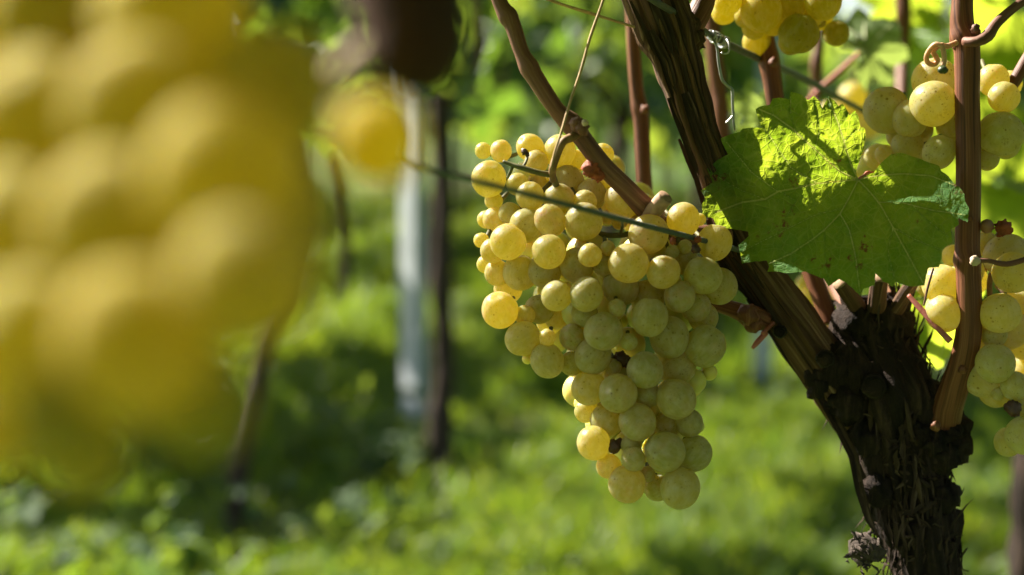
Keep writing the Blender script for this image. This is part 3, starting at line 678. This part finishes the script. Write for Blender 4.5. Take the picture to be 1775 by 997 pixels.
def bunch(label, lst, d0, env, kind, stem_rows, group='grape bunches', seed=1, back=0, mat=M_STEM, bmax=9999):
    r = random.Random(seed)
    e = empty('grape_bunch', P(*stem_rows[0][:3]), label, 'grape bunch', group)
    b_ = stack(lst, d0, env, d0 / FPX)
    xs = [q[0] for q in lst]; ys = [q[1] for q in lst]; dm = max(q[2] for q in b_); k = 0
    mean = sum(q[2] for q in lst) / len(lst)
    for _ in range(400):
        if k >= back: break
        j = r.randrange(min(14, len(lst)))
        if lst[j][0] > bmax: continue
        x = lst[j][0] + r.gauss(0, mean * 0.4); y = lst[j][1] + r.gauss(0, mean * 0.4); d = b_[j][2] + r.uniform(1.2, 3.2) * px(d0, mean)
        c = P(x, y, d); rad = px(d0, mean) * r.uniform(.8, 1.0)
        if all((c - c2).length > (rad + r2) * 0.93 for c2, r2, _ in b_): b_.append((c, rad, d)); k += 1
    for c, rad, d in b_: put_grape(e, c, rad, kind, r)
    mb = MB(); T(mb, stem_rows, sides=9, step=0.002, amp=0.08, fib=2)
    pedicels(mb, b_, [P(*along(stem_rows, u)[:3]) for u in np.linspace(0, 1, 24)]); mb.build('stalk', mat, e)
    return e
Z6 = lambda L: [(1200 + x / 3.087, y / 3.087, q / 3.087) for x, y, q in L]
Z7 = lambda L: [(1480 + x / 2.264, 360 + y / 2.264, q / 2.264) for x, y, q in L]
flat = lambda x, y: 0
bunch('golden grape bunch cut off by the top edge, above the big leaf', Z6([(570, 180, 106), (370, 62, 112), (280, 92, 56), (190, 10, 76), (330, 148, 66), (520, 12, 95), (440, 105, 88), (700, 5, 100), (640, 60, 85), (688, 122, 30), (300, -60, 100), (480, -130, 105), (660, -140, 100), (180, -120, 95), (780, -90, 85), (560, -250, 100), (360, -260, 100)]), .625, flat, 'c', [(1385, -160, .66, 6), (1370, -80, .665, 6), (1360, 0, .665, 5), (1375, 50, .66, 3)], seed=4, back=10)
bunch('pale yellow grape bunch partly behind the upright cane, upper right of the leaf', Z6([(1290, 555, 120), (1165, 635, 99), (1040, 592, 124), (1300, 430, 124), (1650, 715, 120), (1668, 520, 82), (1612, 430, 88), (1652, 470, 60), (1150, 790, 90), (1320, 815, 90), (1110, 720, 72), (1390, 650, 85), (1030, 830, 55), (1410, 760, 60), (1580, 850, 62), (1230, 700, 60), (1450, 560, 60), (1480, 700, 70), (1200, 860, 60)]), .592, lambda x, y: 30 if 1640 < x < 1680 else 8, 'b', [(1690, 105, .605, 5), (1692, 150, .612, 5), (1690, 185, .612, 5), (1665, 215, .615, 4), (1620, 240, .615, 3)], seed=5, back=9)
e5 = bunch('shaded grape bunch at the right edge beside the dark trunk head', Z7([(625, 255, 80), (573, 415, 81), (355, 415, 72), (595, 185, 84), (345, 300, 76), (400, 275, 44), (555, 610, 78), (630, 700, 58), (565, 727, 28), (660, 772, 50), (668, 895, 74), (510, 650, 92), (550, 500, 54), (610, 480, 78), (670, 520, 80), (515, 140, 50), (440, 400, 60), (450, 250, 60), (660, 380, 70), (690, 620, 70), (740, 300, 80), (760, 450, 80), (770, 600, 80), (750, 760, 70), (390, 190, 45)]), .588, lambda x, y: 36 if x < 1672 else 0, 'b', [(1745, 395, .60, 5), (1735, 440, .602, 5), (1715, 490, .606, 5), (1725, 560, .610, 4), (1745, 640, .612, 3), (1765, 720, .61, 3)], seed=6, back=10, mat=M_STEMB)
mb = MB(); mb.blob(P(1739, 395, .585), px(.585, 13), 16, 10, 0.7, 3, 3); mb.build('rusty_grape', M_RUST, e5)
mb = MB(); mb.blob(P(1711, 392, .586), px(.586, 12), 16, 10, 0.15, 2, 4); mb.build('rusty_grape', plain_material('tan_grape_skin', (0.30, 0.14, 0.08), 0.5, 0.4), e5)
mb = MB(); mb.blob(P(1756, 708, .588), px(.588, 13), 18, 12, 0.5, 2.4, 6); mb.build('withered_grape', M_RAISIN, e5)
bunch('blurred far grape bunch glimpsed between the leaf and the pale bunch', [(1478, 170, 26), (1440, 200, 24), (1505, 215, 26), (1470, 235, 24), (1500, 280, 24), (1520, 320, 22), (1480, 300, 22), (1450, 260, 22)], 1.05, flat, 'b', [(1480, 120, 1.1, 4), (1480, 200, 1.1, 3), (1490, 300, 1.1, 2)], seed=7, back=3)
bunch('small blurred yellow bunch between the thick arm and the trunk, beneath the leaf', [(1405, 515, 20), (1428, 500, 17), (1420, 540, 18), (1395, 492, 16), (1445, 520, 15)], .78, flat, 'b', [(1410, 450, .79, 3), (1415, 500, .8, 2.5), (1420, 530, .8, 2)], seed=8)

# foreground bunch, far out of focus
FG = [(430, 480, 124), (240, 590, 130), (110, 720, 84), (390, 310, 134), (210, 400, 140), (60, 600, 132), (60, 420, 140), (250, 200, 138), (470, 160, 116), (90, 220, 138), (-60, 540, 130), (300, 40, 135), (120, 30, 135), (-60, 120, 135), (-90, 330, 130), (480, 370, 110), (652, 244, 80), (0, 740, 70), (20, -110, 130), (330, 640, 70)]
def env_fg(x, y): return 90 * abs((x - 260) / 320) ** 2 + (560 if x > 600 else 0)
bunch('huge out-of-focus yellow grape bunch filling the left foreground', FG, 0.155, env_fg, 'c', [(330, -260, .185, 14), (320, 0, .19, 14), (280, 300, .19, 11), (200, 600, .185, 8)], seed=9, back=22, bmax=260)

# foreground vine head with pale cut stub
fv0 = P(800, -800, .30)
fv = empty('grapevine', Vector((fv0.x, fv0.y, 0)), 'blurred dark brown vine arm with a pale cut stub, top left of centre', 'grapevine')
mb = MB(); T(mb, [(600, -380, .235, 70), (650, -220, .225, 88), (690, -90, .22, 104), (712, 10, .215, 104), (724, 90, .215, 92), (728, 135, .215, 70), (730, 165, .215, 36)], sides=32, step=0.003, amp=0.10, fib=2.5, seed=8, lump=0.2); mb.build('arm', bark_material('brown_arm_bark', (0.04, 0.018, 0.010), (0.07, 0.03, 0.016), (0.12, 0.06, 0.035)), fv)
mb = MB(); T(mb, [(690, 60, .222, 26), (610, 110, .212, 26), (575, 150, .206, 26), (548, 196, .202, 24)], sides=20, step=0.002, amp=0.06, seed=4); mb.build('cut_stub', M_CUTPALE, fv)

# ------------------------------------------------------------------ the big leaf
Z3 = lambda x, y: (1160 + x / 2.374, 120 + y / 2.374)
LEAF = [(775, 448), (768, 420), (785, 370), (800, 330), (808, 280), (805, 242), (787, 240), (780, 200), (765, 170), (740, 192), (730, 165), (712, 140), (697, 153), (680, 130), (655, 112), (632, 160), (612, 125), (595, 110), (572, 128), (545, 105), (500, 92), (492, 124), (460, 118), (425, 120), (415, 146), (380, 152), (355, 165), (370, 215), (382, 243), (345, 240), (300, 245), (292, 258), (250, 268), (212, 285), (225, 320), (242, 350), (205, 370), (155, 410), (168, 440), (178, 466), (130, 500), (147, 530), (134, 560), (138, 605), (180, 612), (195, 645), (240, 655), (290, 662), (325, 668), (327, 688), (285, 725), (292, 760), (300, 800), (350, 792), (402, 788), (412, 812), (404, 835), (440, 832), (480, 840), (520, 836), (560, 832), (600, 850), (635, 862), (655, 895), (700, 865), (730, 880), (765, 912), (785, 932), (800, 902), (845, 890), (850, 842), (880, 872), (920, 895), (932, 872), (950, 885), (1000, 895), (1050, 890), (1058, 850), (1068, 817), (1110, 815), (1122, 775), (1120, 740), (1165, 712), (1160, 660), (1192, 640), (1190, 613), (1228, 630), (1235, 575), (1217, 545), (1215, 515), (1195, 485), (1170, 470), (1150, 440), (1120, 420), (1112, 398), (1070, 385), (1020, 365), (960, 345), (915, 348), (872, 385), (842, 425), (802, 442), (786, 454)]
J = (778, 455)
VEINS = [  # (points, half-width) in the same trace
    ([J, (690, 462), (610, 470), (520, 490), (450, 503), (395, 535), (300, 548), (190, 590)], 5.0),
    ([J, (700, 420), (600, 330), (500, 240), (430, 190), (370, 165)], 4.6),
    ([J, (745, 385), (720, 300), (695, 220), (655, 122)], 4.4),
    ([J, (740, 530), (703, 595), (640, 660), (590, 700), (500, 760), (410, 800)], 4.0),
    ([(703, 595), (740, 660), (765, 760), (785, 915)], 3.6),
    ([J, (830, 510), (870, 560), (920, 650), (975, 750), (1045, 880)], 4.2),
    ([(865, 548), (960, 550), (1080, 580), (1220, 600)], 3.4),
    ([J, (850, 440), (960, 430), (1080, 440), (1180, 480)], 3.6),
    ([(445, 503), (340, 425), (235, 300)], 3.2), ([(610, 470), (500, 405), (390, 240)], 2.8), ([(395, 535), (300, 500), (160, 420)], 2.4),
    ([(600, 330), (620, 250), (600, 130)], 2.6), ([(520, 260), (500, 180), (500, 110)], 2.0), ([(720, 300), (770, 250), (800, 250)], 2.0), ([(700, 240), (730, 200), (735, 175)], 1.8),
    ([(703, 575), (600, 600), (500, 650), (400, 700), (300, 750)], 2.6), ([(640, 660), (640, 760), (655, 880)], 2.0), ([(920, 650), (900, 760), (930, 870)], 2.2), ([(920, 650), (1010, 700), (1110, 740)], 2.2), ([(1000, 560), (1060, 620), (1150, 690)], 2.0), ([(450, 503), (520, 540), (480, 610)], 2.0)]
LD = 0.588
def leaf_depth(x, y):
    """depth offset (m, + away) of the blade in trace coordinates: folded along the left main vein, awning towards the viewer below"""
    ux = (x - J[0]) / 460.0; uy = (y - J[1]) / 460.0
    fold = np.interp(x, [130, 300, 450, 610, 778, 900, 1240], [600, 548, 503, 470, 452, 440, 400]); v = (y - fold) / 460.0
    z = 0.0
    if v < 0: z += -0.046 * 0.18 * (-v) if ux < 0.1 else 0.046 * (0.75 * min(1, (ux - 0.1) * 4) - 0.18) * (-v)
    else: z += -0.046 * 0.72 * v * min(1.0, max(0.25, 1.9 + 1.6 * ux)) + 0.02 * max(0, v - 0.55) ** 2
    z += -0.0135 * max(0, ux) ** 2 + 0.006 * max(0, -ux - 0.25)
    z += 0.0013 * math.sin(x * 0.021 + 1.3 * math.sin(y * 0.013)) + 0.0010 * math.sin(y * 0.027 + x * 0.008)
    return z
def seg_dist(p, a, b):
    d = b - a; t = np.clip(((p - a) @ d) / max(d @ d, 1e-9), 0, 1); return np.hypot(*(p - (a + t[:, None] * d)).T)
def big_leaf():
    root = empty('vine_leaf', P(*Z3(*J), LD), 'big lobed green vine leaf catching sun, in front of arm and trunk', 'vine leaf', 'vine leaves')
    poly = []
    r = random.Random(2)
    for k in range(len(LEAF)):
        a = Vector(LEAF[k]); b = Vector(LEAF[(k + 1) % len(LEAF)]); n = max(1, int((b - a).length / 9))
        for j in range(n):
            q = a.lerp(b, j / n); poly.append((q.x + r.uniform(-1.2, 1.2), q.y + r.uniform(-1.2, 1.2)))
    step = 5.5; g = []
    pa = np.array(poly)
    for yy in np.arange(90, 940, step):
        xi = []
        for k in range(len(pa)):
            (x1, y1), (x2, y2) = pa[k], pa[(k + 1) % len(pa)]
            if (y1 <= yy) != (y2 <= yy): xi.append(x1 + (yy - y1) / (y2 - y1) * (x2 - x1))
        xi.sort()
        for a, b in zip(xi[::2], xi[1::2]):
            for xx in np.arange(math.ceil((a + 3) / step) * step, b - 3, step): g.append((xx + r.uniform(-.8, .8), yy + r.uniform(-.8, .8)))
    vin = [Vector(p) for p in poly] + [Vector(p) for p in g]
    n = len(poly)
    vo, ed, fa, *_ = delaunay_2d_cdt(vin, [(k, (k + 1) % n) for k in range(n)], [list(range(n))], 1, 1e-4)
    pts = np.array([(p.x, p.y) for p in vo]); dv = np.full(len(pts), 1e9)
    for pl, hw in VEINS:
        for a, b in zip(pl[:-1], pl[1:]): dv = np.minimum(dv, seg_dist(pts, np.array(a, float), np.array(b, float)) / hw)
    co = []
    for (x, y), q in zip(pts, dv):
        relief = 0.0008 * math.exp(-(q / 2.6) ** 1.2) + 0.0006 * noise.noise(Vector((x * 0.035, y * 0.035, 1))) + 0.00035 * noise.noise(Vector((x * 0.09, y * 0.09, 5)))
        d = LD + leaf_depth(x, y) - relief; co.append(P(*Z3(x, y), d) - ORG[root.name])
    me = bpy.data.meshes.new('blade'); me.from_pydata([tuple(c) for c in co], [], [tuple(f)[::-1] for f in fa])
    at = me.attributes.new('vein', 'FLOAT', 'POINT'); at.data.foreach_set('value', dv.astype(np.float32))
    uv = me.uv_layers.new(name='UVMap'); li = np.zeros(len(me.loops), np.int32); me.loops.foreach_get('vertex_index', li)
    uv.data.foreach_set('uv', (pts[li] / 1000).astype(np.float32).ravel())
    me.polygons.foreach_set('use_smooth', [True] * len(me.polygons)); me.update()
    me.materials.append(leaf_blade_material()); o = bpy.data.objects.new('blade', me); COL.objects.link(o); o.parent = root
    mb = MB()
    for k, (pl, hw) in enumerate(VEINS[:8]):
        m = len(pl)
        mb.tube([P(*Z3(x, y), LD + leaf_depth(x, y) - 0.0011) for x, y in pl], [px(LD, hw / 2.374 * (0.55 - 0.6 * i / (m - 1))) for i in range(m)], sides=8, step=0.0012)
    mb.build('veins', plain_material('leaf_vein', (0.34, 0.36, 0.09), 0.5, 0.4, 0.3, 200, 0, 0.4), root)
    mb = MB(); a, b = Z3(*J)
    T(mb, [(a, b, LD - .001, 3.4), (a + 8, b - 5, LD + .004, 3.2), (a + 22, b - 12, LD + .014, 3.2), (a + 60, b + 10, LD + .03, 3.2), (1590, 480, LD + .035, 3.2)], sides=8, step=0.001)
    mb.build('petiole', M_PETIOLE, root)
def leaf_blade_material():
    t = NT('leaf_blade'); uv = t.coord('UV')
    vn = t.n('ShaderNodeAttribute', attribute_name='vein').outputs['Fac']
    n = t.noise(uv, 9, 4); nf = t.noise(uv, 60, 4)
    warp = t.n('ShaderNodeVectorMath', {0: uv, 1: t.mapping(t.n('ShaderNodeTexNoise', {'Vector': uv, 'Scale': 14.0}).outputs['Color'], (0.03, 0.03, 0))}, operation='ADD').outputs[0]
    v1 = t.n('ShaderNodeTexVoronoi', {'Vector': warp, 'Scale': 22.0}, feature='DISTANCE_TO_EDGE').outputs['Distance']
    v2 = t.n('ShaderNodeTexVoronoi', {'Vector': warp, 'Scale': 62.0}, feature='DISTANCE_TO_EDGE').outputs['Distance']
    net = t.math('MAXIMUM', t.ramp(v1, 0.0, 0.075, 1, 0), t.ramp(v2, 0.0, 0.12, 0.45, 0))
    main = t.ramp(vn, 0.35, 1.0, 1, 0)
    c = t.mix(t.ramp(n, 0.35, 0.65), (0.026, 0.088, 0.018), (0.045, 0.125, 0.022))
    c = t.mix(t.math('MULTIPLY', net, 0.35), c, (0.12, 0.20, 0.06)); c = t.mix(t.math('MULTIPLY', main, 0.8), c, (0.30, 0.34, 0.09))
    tr = t.mix(t.ramp(n, 0.35, 0.65), (0.32, 0.50, 0.016), (0.50, 0.62, 0.028))
    tr = t.mix(t.math('MULTIPLY', net, 0.5), tr, (0.62, 0.68, 0.10)); tr = t.mix(t.math('MULTIPLY', t.ramp(vn, 1.2, 3.0, 1, 0), 0.35), tr, (0.18, 0.30, 0.02)); tr = t.mix(main, tr, (0.62, 0.62, 0.16))
    sp = t.math('MULTIPLY', t.ramp(t.noise(uv, 7, 3), 0.62, 0.66), t.ramp(nf, 0.45, 0.6))
    sp = t.math('MAXIMUM', sp, t.ramp(t.noise(t.mapping(uv, (1, 1, 1), (4, 2, 0)), 38, 2), 0.74, 0.78, 0, .8))
    c = t.mix(sp, c, (0.16, 0.06, 0.025)); tr = t.mix(sp, tr, (0.16, 0.06, 0.02))
    h = t.math('ADD', t.math('MULTIPLY', net, -0.5), t.math('MULTIPLY', nf, 0.4))
    nb = t.bump(h, 0.55, 0.0012)
    return t.done(t.mixs(0.40, t.bsdf(c, 0.7, 0.12, nb), t.n('ShaderNodeBsdfTranslucent', {'Color': tr, 'Normal': nb}).outputs[0]))
big_leaf()

# ------------------------------------------------------------------ blurred leaves behind the canes
def single_leaf(label, a, b, d, size, nrm, up, stalk=None, mat=M_NEARLEAF, vein=True):
    c = P(a, b, d); root = empty('vine_leaf', c, label, 'vine leaf', 'vine leaves')
    nrm = Vector(nrm).normalized(); up = Vector(up); up = (up - nrm * up.dot(nrm)).normalized(); sdv = nrm.cross(up)
    sz = px(d, size)
    bm = MB(); rings = 7; n = len(OUT)
    bm.v.append(c.copy()); bm.uv.append((0, 0))
    dense = []
    for k in range(n):
        x1, y1 = OUT[k]; x2, y2 = OUT[(k + 1) % n]
        for j in range(4):
            u = j / 4; dense.append((x1 + (x2 - x1) * u, y1 + (y2 - y1) * u + (0.03 if j in (1, 3) else -0.01)))
    n = len(dense)
    for q in range(1, rings + 1):
        for (x, y) in dense:
            f = q / rings; X, Y = x * f, y * f
            z = 0.10 * math.sin(5 * X + 3 * Y + a) + 0.05 * math.sin(11 * Y + a * 2) - 0.25 * (X * X + Y * Y) * math.copysign(1, math.sin(a))
            bm.v.append(c + (sdv * X + up * Y + nrm * z) * sz); bm.uv.append((X, Y))
    for k in range(n): bm.f.append((0, 1 + k, 1 + (k + 1) % n)); bm.mi.append(0)
    for q in range(rings - 1):
        for k in range(n):
            A_ = 1 + q * n + k; B_ = 1 + q * n + (k + 1) % n; bm.f.append((A_, A_ + n, B_ + n, B_)); bm.mi.append(0)
    bm.build('blade', mat, root)
    if vein:
        vb = MB()
        for (x, y) in ((0, 0.95), (0.36, 0.6), (-0.36, 0.6), (0.55, 0.15), (-0.55, 0.15)):
            pts = []
            for f in (0, .3, .6, .95):
                X, Y = x * f, y * f; z = 0.10 * math.sin(5 * X + 3 * Y + a) + 0.05 * math.sin(11 * Y + a * 2) - 0.25 * (X * X + Y * Y) * math.copysign(1, math.sin(a))
                pts.append(c + (sdv * X + up * Y + nrm * z) * sz)
            vb.tube(pts, [sz * .02, sz * .016, sz * .012, sz * .006], sides=6, step=sz * .1)
        vb.build('veins', plain_material('pale_vein', (0.42, 0.46, 0.22), 0.5, 0.3), root)
    if stalk:
        sb = MB(); T(sb, [(a, b, d, 4)] + [s for s in stalk], sides=8, step=0.002); sb.build('petiole', M_PETIOLE, root)
M_GREYLEAF = leaf_material('greyish_leaf', (0.16, 0.22, 0.10), (0.20, 0.26, 0.13), (0.26, 0.32, 0.18), (0.30, 0.42, 0.10), 0.35)
single_leaf('blurred grey-green leaf on a red stalk behind the top golden bunch', 1490, 92, .86, 130, (0.25, -1, 0.35), (0.75, 0, 0.65), [(1455, 125, .86, 5), (1420, 155, .86, 4), (1400, 178, .87, 4)], M_GREYLEAF)
single_leaf('small blurred pale green leaf peeking out left behind the big leaf', 1330, 200, .80, 62, (-0.2, -1, 0.3), (-0.7, 0, 0.2), None, M_GREYLEAF)
single_leaf('sunlit yellow-green leaf between the trunk head and the lower right bunch', 1622, 500, .70, 165, (0.1, -1, -0.1), (0.25, 0, -1), [(1575, 470, .69, 4), (1560, 440, .68, 4)])
lr = random.Random(31)
for k, (a, b, d, s_) in enumerate(((1640, 60, 1.1, 170), (1720, 180, 1.15, 170), (1620, 250, 1.2, 150), (1750, 20, 1.05, 180), (1740, 330, 1.2, 150), (1590, -20, 1.15, 160), (1690, 110, 1.3, 170), (1775, 250, 1.3, 170), (1560, 330, 1.35, 130))):
    single_leaf('blurred sunlit lime leaf in the bright foliage behind the right-hand cane', a, b, d, s_, (lr.uniform(-.5, .5), -1, lr.uniform(-.3, .6)), (lr.uniform(-1, 1), 0, -0.8), None, M_NEARLEAF, vein=False)
# red leaf stalk beside the trunk
mb = MB(); T(mb, [(1575, 512, .60, 4), (1600, 540, .596, 5.5), (1625, 568, .592, 5), (1648, 592, .59, 6)], sides=9, step=0.001, amp=0.1); mb.build('leaf_stalk', M_PETIOLE, vine)
mb = MB(); T(mb, [(1618, 465, .585, 2), (1609, 495, .584, 2.2), (1601, 530, .584, 1.6)], sides=7, step=0.001); mb.build('dry_twig', M_CANE_DARK, vine)

# next vine of the same row at the right edge
nv = ground_at(1805, 1500); pq = P(1805, 900, 1.14); 
e = empty('grapevine', Vector((pq.x, pq.y, 0)), 'blurred dark vine trunk just entering the picture at the right edge', 'grapevine')
mb = MB(); mb.tube([Vector((pq.x, pq.y, -0.05)), Vector((pq.x + .005, pq.y, .2)), Vector((pq.x - .004, pq.y, .42)), Vector((pq.x + .02, pq.y, .62))], [.026, .021, .02, .026], sides=16, step=.01, amp=.25, fib=2.2, seed=9, lump=.2); mb.build('trunk', M_TRUNK, e)

# unseen canopy added above the frame, shaped to shade trunk, leaf and bunches
mb = MB(); r = random.Random(77)
LIT = [P(a, b, d) for d, pts in ((.57, ((850, 300), (900, 260), (960, 260), (1010, 370), (950, 430), (880, 420), (868, 540), (1080, 340), (1125, 400), (1185, 375), (1090, 455), (905, 585), (1020, 660), (1025, 765), (1085, 835), (965, 510), (1000, 330), (940, 330), (930, 385), (1030, 425), (1130, 410), (990, 290), (860, 400), (900, 490), (840, 360), (850, 260), (1240, 420), (960, 400), (1000, 640), (1010, 700), (900, 110), (980, 200), (1050, 290))),
      (.59, ((1400, 200), (1370, 260), (1450, 230), (1470, 290), (1320, 290), (1240, 350), (1430, 410), (1550, 430), (1290, 240), (1530, 190), (1610, 180), (1735, 235), (1740, 160), (1670, 60), (1665, 200), (1665, 320), (1665, 500), (1640, 520), (1735, 545))),
      (.63, ((1330, 20), (1400, 40), (1180, 130), (1230, 260), (1120, 60))), (.145, [(x_, y_) for x_ in (-20, 40, 90) for y_ in range(40, 760, 110)]), (.18, [(x_, y_) for x_ in (-20, 40, 90) for y_ in range(40, 760, 110)]), (.19, ((652, 244), (630, 230), (670, 260))), (.21, ((560, 170), (600, 130))), (.70, ((1100, 200), (1115, 300), (1610, 560), (1610, 620), (1580, 540), (1640, 650))), (.86, ((1500, 80), (1540, 130), (1460, 40))), (1.1, ((1640, 60), (1720, 180), (1620, 250), (1750, 20), (1740, 330))))
      for a, b in pts]
DARK = [P(a, b, d) for d, pts in ((.61, ((1500, 640), (1560, 760), (1440, 620), (1590, 900), (1540, 560), (1620, 960), (1400, 590), (1480, 720), (1570, 830))), (.57, ((1170, 560), (1200, 640), (1170, 720), (1110, 640), (1190, 810))),
      (.17, ((450, 520), (500, 400), (520, 300))), (.60, ((1740, 640), (1735, 480), (1760, 560), (1720, 720))), (.60, ((1420, 340), (1330, 420))))
      for a, b in pts]
for (x_, y_, r_), (c_, rad_, d_) in zip(front + back, bl):       # the berries the sun reaches in the photograph
    if y_ < 475 or x_ < np.interp(y_, [475, 600, 640, 850], [960, 960, 1050, 1090]): LIT.append(c_)
INV = CM.inverted()
def outside(c, size):
    q = INV @ c; d = -q.z
    if d < 0.02: return q.length > size * 1.3 + 0.06
    x = CX + q.x / d * FPX; y = CY - q.y / d * FPX
    m = (size + 0.010 * abs(d - .58)) / d * FPX + 12
    return y < -m or x < -m or x > 1775 + m
def clear(c, rad, pts):
    for p in pts:
        v = c - p; t_ = v.dot(SUN)
        if t_ > 0 and (v - SUN * t_).length < rad: return False
    return True
n_ = 0
for p in DARK:                                                # added leaves, aimed to block the sun from these places
    for k in range(40):
        c = p + SUN * r.uniform(.22, .75) + rv(r) * 0.012; s_ = r.uniform(.06, .12)
        if outside(c, s_) and clear(c, s_ * 0.72 + .006, LIT):
            nr = (SUN + rv(r) * 0.35).normalized(); u_ = rv(r); u_ = (u_ - nr * u_.dot(nr)).normalized()
            add_leaf(mb, c - u_ * s_ * .35, nr, u_, s_, 0.15, r.random() * 9); n_ += 1; break
for p in [P(a, b, d) for d in (.57, .60) for a, b in ((1110, 520), (1170, 500), (1225, 480), (1200, 545), (1150, 600), (1235, 590), (1100, 630), (1170, 660), (1130, 710), (1190, 730), (1150, 780), (1195, 830), (1060, 560), (1085, 690), (1020, 540), (1230, 650))] + [P(a, b, .16) for a, b in ((300, 560), (350, 300), (290, 430), (300, 180), (340, 60), (400, 430), (440, 300), (360, 560), (430, 500), (500, 400), (400, 200), (460, 180))]:
    for k in range(400):
        s_ = r.uniform(.03, .07); c = p + SUN * r.uniform(.12, .5) + rv(r) * (0.006 + k * 5e-5)
        if outside(c, s_) and clear(c, s_ * 0.66 + .004, LIT):
            nr = (SUN + rv(r) * 0.3).normalized(); u_ = rv(r); u_ = (u_ - nr * u_.dot(nr)).normalized()
            add_leaf(mb, c - u_ * s_ * .35, nr, u_, s_, 0.15, r.random() * 9); n_ += 1; break
    else: print('no shade leaf', p)
for k in range(2800):
    c = Vector((0.04, .60, 0)) + RDIR * r.uniform(-1.0, 1.3) + RNOR * r.gauss(0, .13) + Vector((0, 0, r.uniform(.80, 1.45))); s_ = r.uniform(.07, .13)
    nr = (rv(r) + Vector((0, 0, .8))).normalized(); u_ = rv(r) + Vector((0, 0, -1)); u_ = (u_ - nr * u_.dot(nr)).normalized()
    if outside(c, s_) and clear(c + u_ * s_ * .35, s_ * 0.85 + 0.010, LIT): add_leaf(mb, c, nr, u_, s_, 0.2, r.random() * 9); n_ += 1
print('canopy leaves', n_)
mb.build('crown', M_NEARLEAF, vine)  # out-of-view shade leaves, added to shape the sunlight
